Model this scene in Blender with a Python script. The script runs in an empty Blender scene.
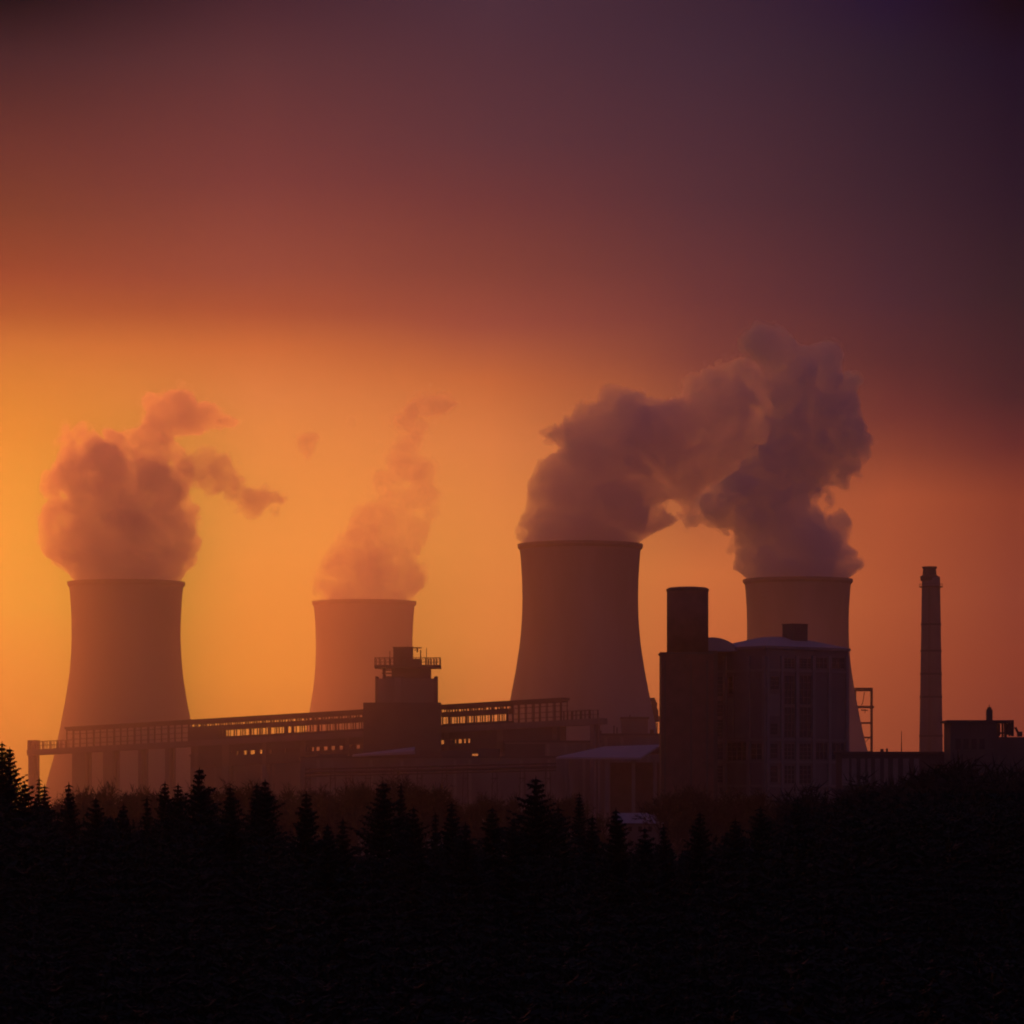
import bpy, math, random
import numpy as np
from mathutils import Vector, noise

R = math.radians
sc = bpy.context.scene
COL = sc.collection

# ---------------------------------------------------------------- camera
F = 3700.0          # focal length in picture widths/1024
CZ = 24.0           # camera height, metres
HY = 791.0          # image row of the horizon
cam_d = bpy.data.cameras.new('camera')
cam_d.sensor_width = 36.0
cam_d.lens = 36.0 * F / 1024.0
cam_d.shift_y = (HY - 512.0) / 1024.0
cam_d.clip_start = 1.0
cam_d.clip_end = 60000.0
cam = bpy.data.objects.new('camera', cam_d)
COL.objects.link(cam)
cam.location = (0, 0, CZ)
cam.rotation_euler = (R(90), 0, 0)
sc.camera = cam

# ---------------------------------------------------------------- light
SUN_AZ, SUN_EL = -11.0, 4.5      # degrees: left of the frame, just above the horizon
SUN_STRENGTH, SUN_COLOR, SUN_ANGLE = 0.46, (1.0, 0.175, 0.045), 16.0
SKY_GAIN = 4.0
AMBIENT = 1.45
HAZE_DENSITY, HAZE_G = 0.00003, 0.6
SMOG_DENSITY, VEIL_DENSITY, SMOG_G = 0.0022, 0.00022, 0.86

sc.view_settings.view_transform = 'Standard'
sc.view_settings.look = 'None'
sc.view_settings.exposure = 0.0
sc.view_settings.gamma = 1.0
sc.view_settings.use_curve_mapping = False
sc.cycles.max_bounces = 12
sc.cycles.diffuse_bounces = 2
sc.cycles.volume_bounces = 10
sc.cycles.transparent_max_bounces = 32
sc.cycles.use_adaptive_sampling = False
sc.cycles.use_denoising = True
sc.cycles.filter_width = 1.9
sc.cycles.sample_clamp_indirect = 4.0

sun_d = bpy.data.lights.new('low_sun', 'SUN')
sun_d.energy = SUN_STRENGTH
sun_d.color = SUN_COLOR
sun_d.angle = R(SUN_ANGLE)
sun = bpy.data.objects.new('low_sun', sun_d)
COL.objects.link(sun)
sd = Vector((math.sin(R(SUN_AZ)) * math.cos(R(SUN_EL)), math.cos(R(SUN_AZ)) * math.cos(R(SUN_EL)), math.sin(R(SUN_EL))))
sun.rotation_euler = sd.to_track_quat('Z', 'Y').to_euler()
sun.location = sd * 500


def lin(c):
    out = []
    for v in c:
        v = v / 255.0
        out.append(v / 12.92 if v <= 0.04045 else ((v + 0.055) / 1.055) ** 2.4)
    return out


class NT:
    """small helper round a node tree"""
    def __init__(self, nt):
        self.nt = nt
        for n in list(nt.nodes):
            nt.nodes.remove(n)

    def new(self, t, **kw):
        n = self.nt.nodes.new(t)
        for k, v in kw.items():
            setattr(n, k, v)
        return n

    def link(self, a, b):
        self.nt.links.new(a, b)

    def math(self, op, a, b=None, c=None, clamp=False):
        n = self.new('ShaderNodeMath', operation=op)
        n.use_clamp = clamp
        for i, v in enumerate((a, b, c)):
            if v is None:
                continue
            if isinstance(v, (int, float)):
                n.inputs[i].default_value = v
            else:
                self.link(v, n.inputs[i])
        return n.outputs[0]

    def maprange(self, v, a, b, c=0.0, d=1.0, smooth=False):
        n = self.new('ShaderNodeMapRange')
        n.interpolation_type = 'SMOOTHSTEP' if smooth else 'LINEAR'
        self.link(v, n.inputs[0])
        for i, x in enumerate((a, b, c, d)):
            n.inputs[i + 1].default_value = x
        return n.outputs[0]

    def mix(self, f, a, b, mode='MIX'):
        n = self.new('ShaderNodeMix', data_type='RGBA', blend_type=mode)
        if isinstance(f, (int, float)):
            n.inputs[0].default_value = f
        else:
            self.link(f, n.inputs[0])
        for s, v in ((6, a), (7, b)):
            if isinstance(v, (tuple, list)):
                n.inputs[s].default_value = (*v[:3], 1)
            else:
                self.link(v, n.inputs[s])
        return n.outputs[2]

    def ramp(self, fac, stops):
        n = self.new('ShaderNodeValToRGB')
        cr = n.color_ramp
        cr.interpolation = 'LINEAR'
        while len(cr.elements) > 1:
            cr.elements.remove(cr.elements[-1])
        for i, (p, c) in enumerate(stops):
            e = cr.elements[0] if i == 0 else cr.elements.new(p)
            e.position = p
            e.color = (*c, 1)
        self.link(fac, n.inputs[0])
        return n.outputs[0]


# sky: dusk colours by elevation at four bearings, a bank of cloud overhead
# (the soft lower edge of the bank is bent by noise), a Nishita sky behind the viewer
world = bpy.data.worlds.new('World')
sc.world = world
world.use_nodes = True
w = NT(world.node_tree)
tc = w.new('ShaderNodeTexCoord')
sep = w.new('ShaderNodeSeparateXYZ')
w.link(tc.outputs['Generated'], sep.inputs[0])
dx, dy, dz = sep.outputs
hyp = w.math('SQRT', w.math('ADD', w.math('MULTIPLY', dx, dx), w.math('MULTIPLY', dy, dy)))
az = w.math('DEGREES', w.math('ARCTAN2', dx, dy))             # degrees to the right of the view
tanel = w.math('DIVIDE', dz, w.math('MAXIMUM', hyp, 0.001))
# cloud noise stretched along the horizon
cmb = w.new('ShaderNodeCombineXYZ')
w.link(w.math('MULTIPLY', az, 0.22), cmb.inputs[0])
w.link(w.math('MULTIPLY', tanel, 16.0), cmb.inputs[1])
nz = w.new('ShaderNodeTexNoise')
nz.inputs['Scale'].default_value = 0.9
nz.inputs['Detail'].default_value = 4.0
nz.inputs['Roughness'].default_value = 0.5
w.link(cmb.outputs[0], nz.inputs['Vector'])
bend = w.math('MULTIPLY', w.math('SUBTRACT', nz.outputs[0], 0.5), 0.010)
tt = w.math('ADD', tanel, bend)
fac = w.maprange(tt, -0.03, 0.27)


def stops(rows):
    out = []
    for y, c in rows:
        t = (HY - y) / F
        out.append(((t + 0.03) / 0.30, [q / SKY_GAIN for q in lin(c)]))
    out.sort(key=lambda s: s[0])
    return out


RA = [(-150, (31.0, 16.4, 22.9)), (4, (31.0, 16.4, 22.9)), (62, (70.2, 37.1, 41.1)), (152, (101.6, 48.8, 44.7)), (220, (117.1, 56.9, 43.2)), (282, (144.0, 66.1, 43.5)), (318, (147.8, 76.0, 40.6)), (352, (167.1, 102.5, 43.3)), (440, (144.3, 134.2, 22.8)), (604, (95.8, 204.8, 12.0)), (700, (147.1, 191.4, 7.0)), (880, (129.4, 146.4, 4.3))]
RE = [(-150, (70.7, 38.0, 46.9)), (4, (70.7, 38.0, 46.9)), (62, (91.5, 49.3, 53.4)), (182, (115.8, 56.2, 55.7)), (272, (143.1, 69.7, 56.1)), (312, (163.9, 78.9, 51.8)), (352, (196.3, 104.4, 54.8)), (402, (209.9, 128.4, 66.5)), (542, (227.1, 171.6, 67.4)), (672, (249.0, 189.9, 44.6)), (880, (217.6, 145.2, 31.9))]
RB = [(-150, (74.3, 45.7, 58.6)), (4, (74.3, 45.7, 58.6)), (62, (80.5, 47.0, 57.1)), (140, (88.7, 49.8, 57.7)), (202, (103.5, 51.7, 54.8)), (270, (122.0, 60.3, 53.8)), (322, (148.3, 72.0, 58.3)), (380, (196.4, 103.5, 57.5)), (444, (220.6, 128.3, 68.9)), (550, (237.8, 151.5, 70.5)), (642, (251.7, 157.5, 70.9)), (880, (208.2, 109.0, 53.7))]
RF = [(-150, (56.4, 36.1, 51.6)), (4, (56.4, 36.1, 51.6)), (62, (63.3, 40.3, 54.8)), (202, (76.9, 44.3, 54.6)), (302, (99.4, 50.5, 53.9)), (360, (117.4, 58.8, 53.9)), (420, (147.9, 78.1, 55.9)), (500, (173.1, 93.8, 57.9)), (574, (217.1, 117.8, 62.0)), (700, (206.3, 105.8, 57.8)), (880, (163.1, 77.5, 47.2))]
RC = [(-150, (30.3, 18.5, 45.3)), (4, (30.3, 18.5, 45.3)), (62, (39.1, 26.9, 44.0)), (200, (50.5, 32.2, 46.2)), (302, (64.4, 36.8, 49.2)), (370, (82.6, 41.1, 45.6)), (422, (109.7, 49.6, 46.7)), (460, (138.4, 64.1, 47.5)), (502, (176.0, 82.9, 50.9)), (600, (180.7, 86.8, 51.5)), (662, (170.8, 80.0, 48.5)), (880, (138.0, 63.3, 43.4))]
RD = [(-150, (12.6, 5.3, 18.9)), (4, (12.6, 5.3, 18.9)), (62, (20.0, 12.7, 33.4)), (200, (28.9, 20.1, 37.2)), (302, (40.5, 27.7, 38.1)), (400, (62.1, 30.9, 38.6)), (450, (96.5, 39.7, 40.7)), (504, (140.0, 60.1, 41.8)), (600, (143.9, 63.8, 45.9)), (662, (141.5, 60.5, 42.7)), (880, (103.4, 45.6, 39.7))]
azb = w.math('ADD', az, w.math('MULTIPLY', bend, 20.0))
NODES = [(-7.62, RA), (-3.96, RE), (-0.34, RB), (2.91, RF), (5.83, RC), (7.70, RD)]
front = w.ramp(fac, stops(NODES[0][1]))
for (a0, _), (a1, rows) in zip(NODES, NODES[1:]):
    front = w.mix(w.maprange(azb, a0, a1), front, w.ramp(fac, stops(rows)))
# away from the sunset the sky falls off to a dim blue-violet dusk
nish = w.new('ShaderNodeTexSky', sky_type='NISHITA')
nish.sun_disc = False
nish.sun_elevation = R(SUN_EL)
nish.sun_rotation = R(SUN_AZ)
nish.air_density = 1.5
nish.dust_density = 2.0
nish.ozone_density = 3.0
dusk = w.mix(1.0, nish.outputs[0], (0.012, 0.012, 0.016), 'MULTIPLY')
dusk = w.mix(1.0, dusk, (0.020, 0.007, 0.026), 'ADD')
dsun = w.new('ShaderNodeVectorMath', operation='DOT_PRODUCT')
w.link(tc.outputs['Generated'], dsun.inputs[0])
dsun.inputs[1].default_value = sd
away = w.maprange(dsun.outputs['Value'], 0.93, 0.55, 0.0, 1.0, True)
# the left half beyond the frame keeps the sunset, higher up the bank of cloud hides it
up = w.maprange(tanel, 0.24, 0.7, 0.0, 1.0, True)
away = w.math('MAXIMUM', away, up)
amb = w.mix(1.0, dusk, (AMBIENT / SKY_GAIN,) * 3, 'MULTIPLY')
skyc = w.mix(away, front, amb)
bg = w.new('ShaderNodeBackground')
bg.inputs['Strength'].default_value = SKY_GAIN
w.link(skyc, bg.inputs['Color'])
wo = w.new('ShaderNodeOutputWorld')
w.link(bg.outputs[0], wo.inputs['Surface'])
world.cycles.sampling_method = 'MANUAL'
world.cycles.sample_map_resolution = 1024


# ---------------------------------------------------------------- materials
def surf(name, col, rough=0.85, var=0.25, scale=0.3, stretch=(1, 1, 1), bump=0.0, metal=0.0):
    m = bpy.data.materials.new(name)
    m.use_nodes = True
    n = NT(m.node_tree)
    t = n.new('ShaderNodeTexCoord')
    mp = n.new('ShaderNodeMapping')
    mp.inputs['Scale'].default_value = stretch
    n.link(t.outputs['Object'], mp.inputs[0])
    no = n.new('ShaderNodeTexNoise')
    no.inputs['Scale'].default_value = scale
    no.inputs['Detail'].default_value = 6
    n.link(mp.outputs[0], no.inputs['Vector'])
    f = n.maprange(no.outputs[0], 0.3, 0.7)
    lo = [c * (1 - var) for c in col]
    hi = [min(1, c * (1 + var)) for c in col]
    p = n.new('ShaderNodeBsdfPrincipled')
    n.link(n.mix(f, lo, hi), p.inputs['Base Color'])
    p.inputs['Roughness'].default_value = rough
    p.inputs['Metallic'].default_value = metal
    if bump:
        b = n.new('ShaderNodeBump')
        b.inputs['Distance'].default_value = bump
        n.link(no.outputs[0], b.inputs['Height'])
        n.link(b.outputs[0], p.inputs['Normal'])
    o = n.new('ShaderNodeOutputMaterial')
    n.link(p.outputs[0], o.inputs['Surface'])
    return m


def volume(name, dens, g, col=(1, 1, 1)):
    m = bpy.data.materials.new(name)
    m.use_nodes = True
    n = NT(m.node_tree)
    p = n.new('ShaderNodeVolumePrincipled')
    p.inputs['Color'].default_value = (*col, 1)
    p.inputs['Density'].default_value = dens
    p.inputs['Anisotropy'].default_value = g
    o = n.new('ShaderNodeOutputMaterial')
    n.link(p.outputs[0], o.inputs['Volume'])
    return m


M = {
    'shell': surf('tower_concrete', (0.30, 0.29, 0.28), 0.9, 0.22, 0.05, (1, 1, 0.25), 0.3),
    'rim': surf('rim_concrete', (0.24, 0.23, 0.22), 0.9, 0.15, 0.3),
    'concrete': surf('wall_concrete', (0.20, 0.185, 0.18), 0.9, 0.2, 0.15, (1, 1, 0.4), 0.05),
    'pale': surf('pale_render', (0.27, 0.255, 0.25), 0.85, 0.15, 0.2),
    'brick': surf('dark_brick', (0.16, 0.10, 0.085), 0.9, 0.2, 0.3),
    'dark': surf('dark_cladding', (0.09, 0.085, 0.085), 0.7, 0.2, 0.2),
    'steel': surf('rusty_steel', (0.11, 0.08, 0.065), 0.6, 0.25, 0.4, metal=0.4),
    'glass': surf('dark_glass', (0.035, 0.04, 0.045), 0.2, 0.2, 0.2),
    'snow': surf('old_snow', (0.42, 0.42, 0.44), 0.7, 0.06, 0.3, (1, 1, 1), 0.1),
    'ground': surf('forest_floor', (0.035, 0.030, 0.024), 0.95, 0.4, 0.05, (1, 1, 1), 0.3),
    'needle': surf('spruce_needles', (0.020, 0.032, 0.022), 0.9, 0.35, 0.7),
    'bark': surf('bark', (0.06, 0.048, 0.038), 0.95, 0.3, 1.5),
    'leaf': surf('dry_leaves', (0.06, 0.045, 0.03), 0.9, 0.35, 0.7),
}
HAZE = volume('haze_air', HAZE_DENSITY, HAZE_G, (0.96, 0.93, 0.93))


# ---------------------------------------------------------------- mesh helpers
def P(px, py, Y):
    return Vector(((px - 512.0) / F * Y, Y, CZ + (HY - py) / F * Y))


def zat(py, Y):
    return CZ + (HY - py) / F * Y


class MB:
    def __init__(self):
        self.v, self.f = [], []

    def add(self, verts, faces):
        k = len(self.v)
        self.v.extend([tuple(p) for p in verts])
        self.f.extend([tuple(i + k for i in f) for f in faces])

    def hexa(self, b, t):
        """b, t: four bottom and four top corners, counter-clockwise seen from above"""
        self.add(list(b) + list(t), [(3, 2, 1, 0), (4, 5, 6, 7), (0, 1, 5, 4), (1, 2, 6, 5), (2, 3, 7, 6), (3, 0, 4, 7)])

    def box(self, c, s, rz=0.0):
        hx, hy, hz = s[0] / 2, s[1] / 2, s[2] / 2
        co, si = math.cos(rz), math.sin(rz)
        q = [(-hx, -hy), (hx, -hy), (hx, hy), (-hx, hy)]
        q = [(c[0] + x * co - y * si, c[1] + x * si + y * co) for x, y in q]
        self.hexa([(x, y, c[2] - hz) for x, y in q], [(x, y, c[2] + hz) for x, y in q])

    def bar(self, a, b, wd, dp=None):
        """square bar from a to b"""
        a, b = Vector(a), Vector(b)
        d = (b - a).normalized()
        u = d.cross(Vector((0, 0, 1)))
        if u.length < 0.01:
            u = Vector((1, 0, 0))
        u.normalize()
        v = u.cross(d).normalized()
        u, v = u * wd / 2, v * (dp or wd) / 2
        self.hexa([a - u - v, a + u - v, a + u + v, a - u + v], [b - u - v, b + u - v, b + u + v, b - u + v])

    def tube(self, a, b, r0, r1, n=6, cap=True):
        a, b = Vector(a), Vector(b)
        d = (b - a).normalized()
        u = d.orthogonal().normalized()
        v = d.cross(u)
        pts = []
        for c, r in ((a, r0), (b, r1)):
            for i in range(n):
                t = 2 * math.pi * i / n
                pts.append(c + (u * math.cos(t) + v * math.sin(t)) * r)
        fs = [(i, (i + 1) % n, n + (i + 1) % n, n + i) for i in range(n)]
        if cap:
            fs += [tuple(range(n - 1, -1, -1)), tuple(range(n, 2 * n))]
        self.add(pts, fs)

    def lathe(self, c, prof, n=96, closed=False):
        """prof: list of (radius, z); closed joins the last ring to the first"""
        pts = []
        for r, z in prof:
            for i in range(n):
                t = 2 * math.pi * i / n
                pts.append((c[0] + r * math.cos(t), c[1] + r * math.sin(t), z))
        fs = []
        m = len(prof)
        for j in range(m if closed else m - 1):
            j2 = (j + 1) % m
            for i in range(n):
                i2 = (i + 1) % n
                fs.append((j * n + i, j * n + i2, j2 * n + i2, j2 * n + i))
        if not closed:
            fs.append(tuple(range(n - 1, -1, -1)))
            fs.append(tuple((m - 1) * n + i for i in range(n)))
        self.add(pts, fs)

    def build(self, name, mat, parent=None, smooth=False, label=None):
        me = bpy.data.meshes.new(name)
        off = Vector((0, 0, 0))
        if parent is not None:
            off = parent_world(parent)
        me.from_pydata([(x - off.x, y - off.y, z - off.z) for x, y, z in self.v], [], self.f)
        me.materials.append(mat)
        if smooth:
            me.shade_smooth()
        me.update()
        o = bpy.data.objects.new(name, me)
        COL.objects.link(o)
        if parent is not None:
            o.parent = parent
        if label:
            o['label'] = label
        return o


def parent_world(o):
    p = Vector((0, 0, 0))
    while o is not None:
        p += o.location
        o = o.parent
    return p


def tag(o, label=None, cat=None, group=None, kind=None):
    for k, v in (('label', label), ('category', cat), ('group', group), ('kind', kind)):
        if v:
            o[k] = v
    return o


def thing(name, loc, label, cat, group=None):
    o = bpy.data.objects.new(name, None)
    COL.objects.link(o)
    o.location = loc
    o.empty_display_size = 2
    return tag(o, label, cat, group)


# ---------------------------------------------------------------- ground and haze
g = MB()
N = 70
xs = np.linspace(-1500, 1500, N)
ys = np.linspace(-200, 3300, N)
pts = []
for y in ys:
    for x in xs:
        h = noise.noise(Vector((x / 260, y / 260, 3.1))) * 2.0 if y > 60 else 0
        if y > 1000:
            h *= 0.1
        pts.append((x, y, h - 0.3))
g.add(pts, [(j * N + i, j * N + i + 1, (j + 1) * N + i + 1, (j + 1) * N + i) for j in range(N - 1) for i in range(N - 1)])
tag(g.build('ground', M['ground'], smooth=True), 'dark forest floor and works yard under the dusk', 'ground', kind='structure')

h = MB()
h.box((0, 1550, 158), (3060, 3560, 326))
tag(h.build('haze', HAZE), 'thin orange evening haze hanging over the forest and the power station', 'haze', kind='stuff')

# the works lie in their own dome of smog and drifting vapour, thickest round the towers
h = MB()
h.lathe((0, 0), [(math.sin(math.pi * i / 32) * 1 + 1e-4, math.cos(math.pi * i / 32)) for i in range(32, -1, -1)], 64)
SMC, SMR = (-60.0, 1240.0, 8.0), (860.0, 760.0, 225.0)          # thin outer veil
SM2, SR2 = (-320.0, 1720.0, 8.0), (530.0, 720.0, 255.0)         # dense core on the sunward side
h.v = [(x * 1000 - 60, y * 1050 + 230, z * 308) for x, y, z in h.v]
sm_m = bpy.data.materials.new('smog_air')
sm_m.use_nodes = True
n = NT(sm_m.node_tree)
t = n.new('ShaderNodeTexCoord')


def lobe(centre, radii, power, amount):
    sb_ = n.new('ShaderNodeVectorMath', operation='SUBTRACT')
    n.link(t.outputs['Object'], sb_.inputs[0])
    sb_.inputs[1].default_value = tuple(c_ - o_ for c_, o_ in zip(centre, SMC))
    v = n.new('ShaderNodeVectorMath', operation='MULTIPLY')
    n.link(sb_.outputs[0], v.inputs[0])
    v.inputs[1].default_value = tuple(1 / q_ for q_ in radii)
    d = n.new('ShaderNodeVectorMath', operation='DOT_PRODUCT')
    n.link(v.outputs[0], d.inputs[0])
    n.link(v.outputs[0], d.inputs[1])
    q_ = n.math('SUBTRACT', 1.0, d.outputs['Value'], clamp=True)
    return n.math('MULTIPLY', n.math('POWER', q_, power), amount)


q = n.math('ADD', lobe(SMC, SMR, 1.0, VEIL_DENSITY), lobe(SM2, SR2, 1.4, SMOG_DENSITY))
p = n.new('ShaderNodeVolumePrincipled')
p.inputs['Color'].default_value = (0.97, 0.88, 0.82, 1)
p.inputs['Anisotropy'].default_value = SMOG_G
n.link(q, p.inputs['Density'])
o = n.new('ShaderNodeOutputMaterial')
n.link(p.outputs[0], o.inputs['Volume'])
sm_m.cycles.volume_step_rate = 0.6
so = h.build('smog', sm_m, smooth=True)
so.location = SMC
tag(so, 'dome of brown smog and drifting vapour wrapped round the cooling towers', 'smog', kind='stuff')

# ---------------------------------------------------------------- cooling towers
PROFILE = [(0.0, 0.975), (0.05, 0.965), (0.3, 0.945), (0.55, 0.93), (0.8, 0.925), (1.0, 0.926), (1.2, 0.934), (1.4, 0.949), (1.6, 0.968), (2.0, 1.03),
           (2.5, 1.125), (3.0, 1.235), (3.4, 1.345), (4.0, 1.51), (4.6, 1.68)]


def prof_r(d):
    for (a, ra), (b, rb) in zip(PROFILE, PROFILE[1:]):
        if d <= b:
            t = (d - a) / (b - a)
            return ra + (rb - ra) * t
    return PROFILE[-1][1]


def cooling_tower(px, ytop, halfpx, Y, label):
    X = (px - 512) / F * Y
    Rr = halfpx / F * Y
    zt = zat(ytop, Y - Rr)
    t = thing('cooling_tower', (X, Y, 0), label, 'cooling tower', 'cooling towers of the power station')
    leg = 9.0
    n = 34
    prof = []
    for i in range(n + 1):
        z = zt - (zt - leg) * i / n
        prof.append((prof_r((zt - z) / Rr) * Rr, z))
    inner = [(r - 0.9, z) for r, z in reversed(prof)]
    s = MB()
    s.lathe((X, Y), prof + inner, 128, closed=True)
    s.build('shell', M['shell'], t, True)
    rm = MB()
    r0 = prof[0][0]
    rm.lathe((X, Y), [(r0 - 1.0, zt - 0.1), (r0 - 1.0, zt + 0.35), (r0 + 0.75, zt + 0.35), (r0 + 0.75, zt - 1.0), (r0 - 0.1, zt - 2.2), (r0 - 0.1, zt - 0.5)], 128, closed=True)
    rm.build('rim_walkway', M['rim'], t)
    rb = prof[-1][0]
    lg = MB()
    for i in range(44):
        a = 2 * math.pi * i / 44
        for sg in (-1, 1):
            b = a + sg * math.pi / 44
            lg.bar((X + rb * math.cos(a) * 0.99, Y + rb * math.sin(a) * 0.99, leg + 0.2), (X + (rb + 2) * math.cos(b), Y + (rb + 2) * math.sin(b), -0.5), 0.9)
    lg.build('support_frame', M['rim'], t)
    return t, X, zt, Rr


T1 = cooling_tower(126.2, 579.5, 58.7, 1802, 'leftmost cooling tower, glowing rust orange, behind the end of the conveyor gallery')
T2 = cooling_tower(364.2, 599.5, 52.2, 2028, 'smallest and farthest cooling tower, directly behind the railed transfer tower')
T3 = cooling_tower(580.2, 541.0, 62.6, 1700, 'tallest dark cooling tower, standing alone beside the big round silo')
T4 = cooling_tower(797.8, 577.0, 54.8, 1917, 'dark cooling tower partly hidden by the boiler house roof')

# fittings clinging to the right flank of the big tower
t3 = T3[0]
ft = MB()
for (px, py, a, b, c) in ((652.5, 700, 2.2, 3, 2.0), (654.2, 706, 2.6, 3, 3.4), (655.0, 713, 3.0, 3, 3.0), (655.4, 719, 4.0, 3, 2.6)):
    p = P(px, py, 1702)
    ft.box(p, (a, b, c))
for py in range(704, 790, 5):
    p = P(655.5, py, 1698)
    ft.box(p, (2.2, 2.2, 0.25))
ft.bar(P(655.5, 700, 1698), P(655.5, 840, 1698), 0.5)
ft.build('service_ladder', M['steel'], t3)

# ---------------------------------------------------------------- chimney
CY = 1500.0
cX = (931.0 - 512) / F * CY
ch = thing('chimney', (cX, CY, 0), 'tall slim tapering concrete chimney standing alone against the sky', 'chimney')
zc = zat(577, CY)
b = MB()
prof = []
for py in (577, 600, 624, 650, 674, 697, 736, 765, 800, 850):
    z = max(zat(py, CY), -0.3)
    prof.append(((9.0 + 2.7 * (py - 577) / 173.0) / F * CY, z))
b.lathe((cX, CY), prof, 48)
b.build('shaft', M['concrete'], ch, True)
b = MB()
r = 6.6 / F * CY
b.lathe((cX - 0.6, CY), [(r + 1.0, zc - 1.5), (r + 1.1, zc + 0.2), (r + 0.2, zc + 0.8), (r, zc + 3.2), (r + 0.3, zc + 3.5), (r + 0.3, zc + 4.2), (r - 0.9, zc + 4.2), (r - 0.9, zc - 1.5)], 48, closed=True)
b.build('cap', M['dark'], ch)
for py in (624.5, 651, 674, 697, 736):
    b = MB()
    rr = (9.0 + 2.7 * (py - 577) / 173.0) / F * CY
    z = zat(py, CY)
    b.lathe((cX, CY), [(rr - 0.1, z - 0.4), (rr + 0.22, z - 0.4), (rr + 0.22, z + 0.4), (rr - 0.1, z + 0.4)], 48, closed=True)
    b.build('band', M['dark'], ch)

b = MB()
rr = 9.4 / F * CY
b.lathe((cX, CY), [(rr - 0.2, zc - 4.2), (rr + 1.0, zc - 4.2), (rr + 1.0, zc - 3.9), (rr - 0.2, zc - 3.9)], 32, closed=True)
b.lathe((cX, CY), [(rr + 0.92, zc - 2.9), (rr + 1.0, zc - 2.9), (rr + 1.0, zc - 2.8), (rr + 0.92, zc - 2.8)], 32, closed=True)
for i in range(16):
    a = 2 * math.pi * i / 16
    b.bar((cX + (rr + 0.95) * math.cos(a), CY + (rr + 0.95) * math.sin(a), zc - 3.9), (cX + (rr + 0.95) * math.cos(a), CY + (rr + 0.95) * math.sin(a), zc - 2.85), 0.08)
b.build('platform', M['steel'], ch)
b = MB()
for sx in (-0.25, 0.25):
    b.bar((cX - 1.2 + sx, CY - 4.05, zc - 4), (cX - 1.2 + sx, CY - 5.4, 0), 0.1)
for k in range(100):
    t_ = k / 100
    y_ = CY - 4.05 - 1.35 * t_
    b.bar((cX - 1.5, y_, (zc - 4) * (1 - t_)), (cX - 0.9, y_, (zc - 4) * (1 - t_)), 0.07)
b.build('ladder', M['steel'], ch)

# ---------------------------------------------------------------- silo tower
SY = 1138.0
sX = (687.6 - 512) / F * SY
st = thing('silo_tower', (sX, SY, 0), 'windowless dark tower with a round shaft above a square block', 'tower')
z1 = zat(653, SY)
z2 = zat(588.5, SY)
b = MB()
b.lathe((sX, SY), [(20.8 / F * SY, z1 - 0.5), (20.8 / F * SY, z2 - 0.8)], 64)
b.build('round_shaft', M['brick'], st, True)
b = MB()
rr = 21.4 / F * SY
b.lathe((sX, SY), [(rr, z2 - 0.9), (rr, z2 - 0.2), (rr - 0.9, z2 + 0.25), (rr - 3, z2 + 0.45)], 64)
b.build('cap', M['dark'], st)
b = MB()
x0, x1 = (660.3 - 512) / F * SY, (712.5 - 512) / F * SY
b.box(((x0 + x1) / 2, SY, (z1 - 1) / 2), (x1 - x0, 14, z1 + 0.4))
b.build('square_block', M['brick'], st)
b = MB()
b.box(((x0 + x1) / 2, SY, z1 - 0.3), (x1 - x0 + 0.7, 14.7, 0.6))
b.build('parapet', M['dark'], st)
b = MB()
for k, px in enumerate((664, 690, 706)):
    b.box(((px - 512) / F * SY, SY - 7.05, z1 / 2 - 1), (0.5, 0.3, z1 - 3))
b.build('downpipe', M['dark'], st)

# ---------------------------------------------------------------- boiler house
C0 = Vector(((766 - 512) / F * 1150, 1150, 0))
dl = Vector((-16.6, 20.0, 0))
dr = Vector((27.6, 23.0, 0))
LL, LR = dl.length, dr.length
dl.normalize()
dr.normalize()
ZE = zat(648.5, 1150)
bh = thing('boiler_house', tuple(C0 + dl * LL / 2 + dr * LR / 2), 'tall pale boiler house with pilasters, tall windows and patches of snow on its roof', 'building')


def quad_pts(u0, u1, v0, v1, z):
    """u along the right face, v along the left face"""
    return [C0 + dr * u0 + dl * v0 + Vector((0, 0, z)), C0 + dr * u1 + dl * v0 + Vector((0, 0, z)),
            C0 + dr * u1 + dl * v1 + Vector((0, 0, z)), C0 + dr * u0 + dl * v1 + Vector((0, 0, z))]


def uvbox(mb, u0, u1, v0, v1, za, zb):
    mb.hexa(quad_pts(u0, u1, v0, v1, za), quad_pts(u0, u1, v0, v1, zb))


b = MB()
uvbox(b, 0, LR, 0, LL, -0.5, ZE)
b.build('wall', M['concrete'], bh)
b = MB()
uvbox(b, -0.6, LR + 0.6, -0.6, LL + 0.6, ZE, ZE + 0.9)
b.build('cornice', M['pale'], bh)
# low hipped roof, snow covered
b = MB()
zr = ZE + 0.9
base = quad_pts(-0.4, LR + 0.4, -0.4, LL + 0.4, zr)
apx = zat(637.5, 1172)
top = quad_pts(LR * 0.36, LR * 0.64, LL * 0.42, LL * 0.58, apx)
b.hexa(base, top)
b.build('roof', M['snow'], bh, label='low hipped roof with snow lying on it')
b = MB()
pc = P(795, 625, 1171)
b.box((pc.x, pc.y, (pc.z + apx - 2) / 2), (6.2, 5.0, pc.z - apx + 2), R(38))
b.build('penthouse', M['dark'], bh)
b = MB()
b.box((pc.x, pc.y, pc.z + 0.15), (6.6, 5.4, 0.3), R(38))
b.build('penthouse_roof', M['dark'], bh)
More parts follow.
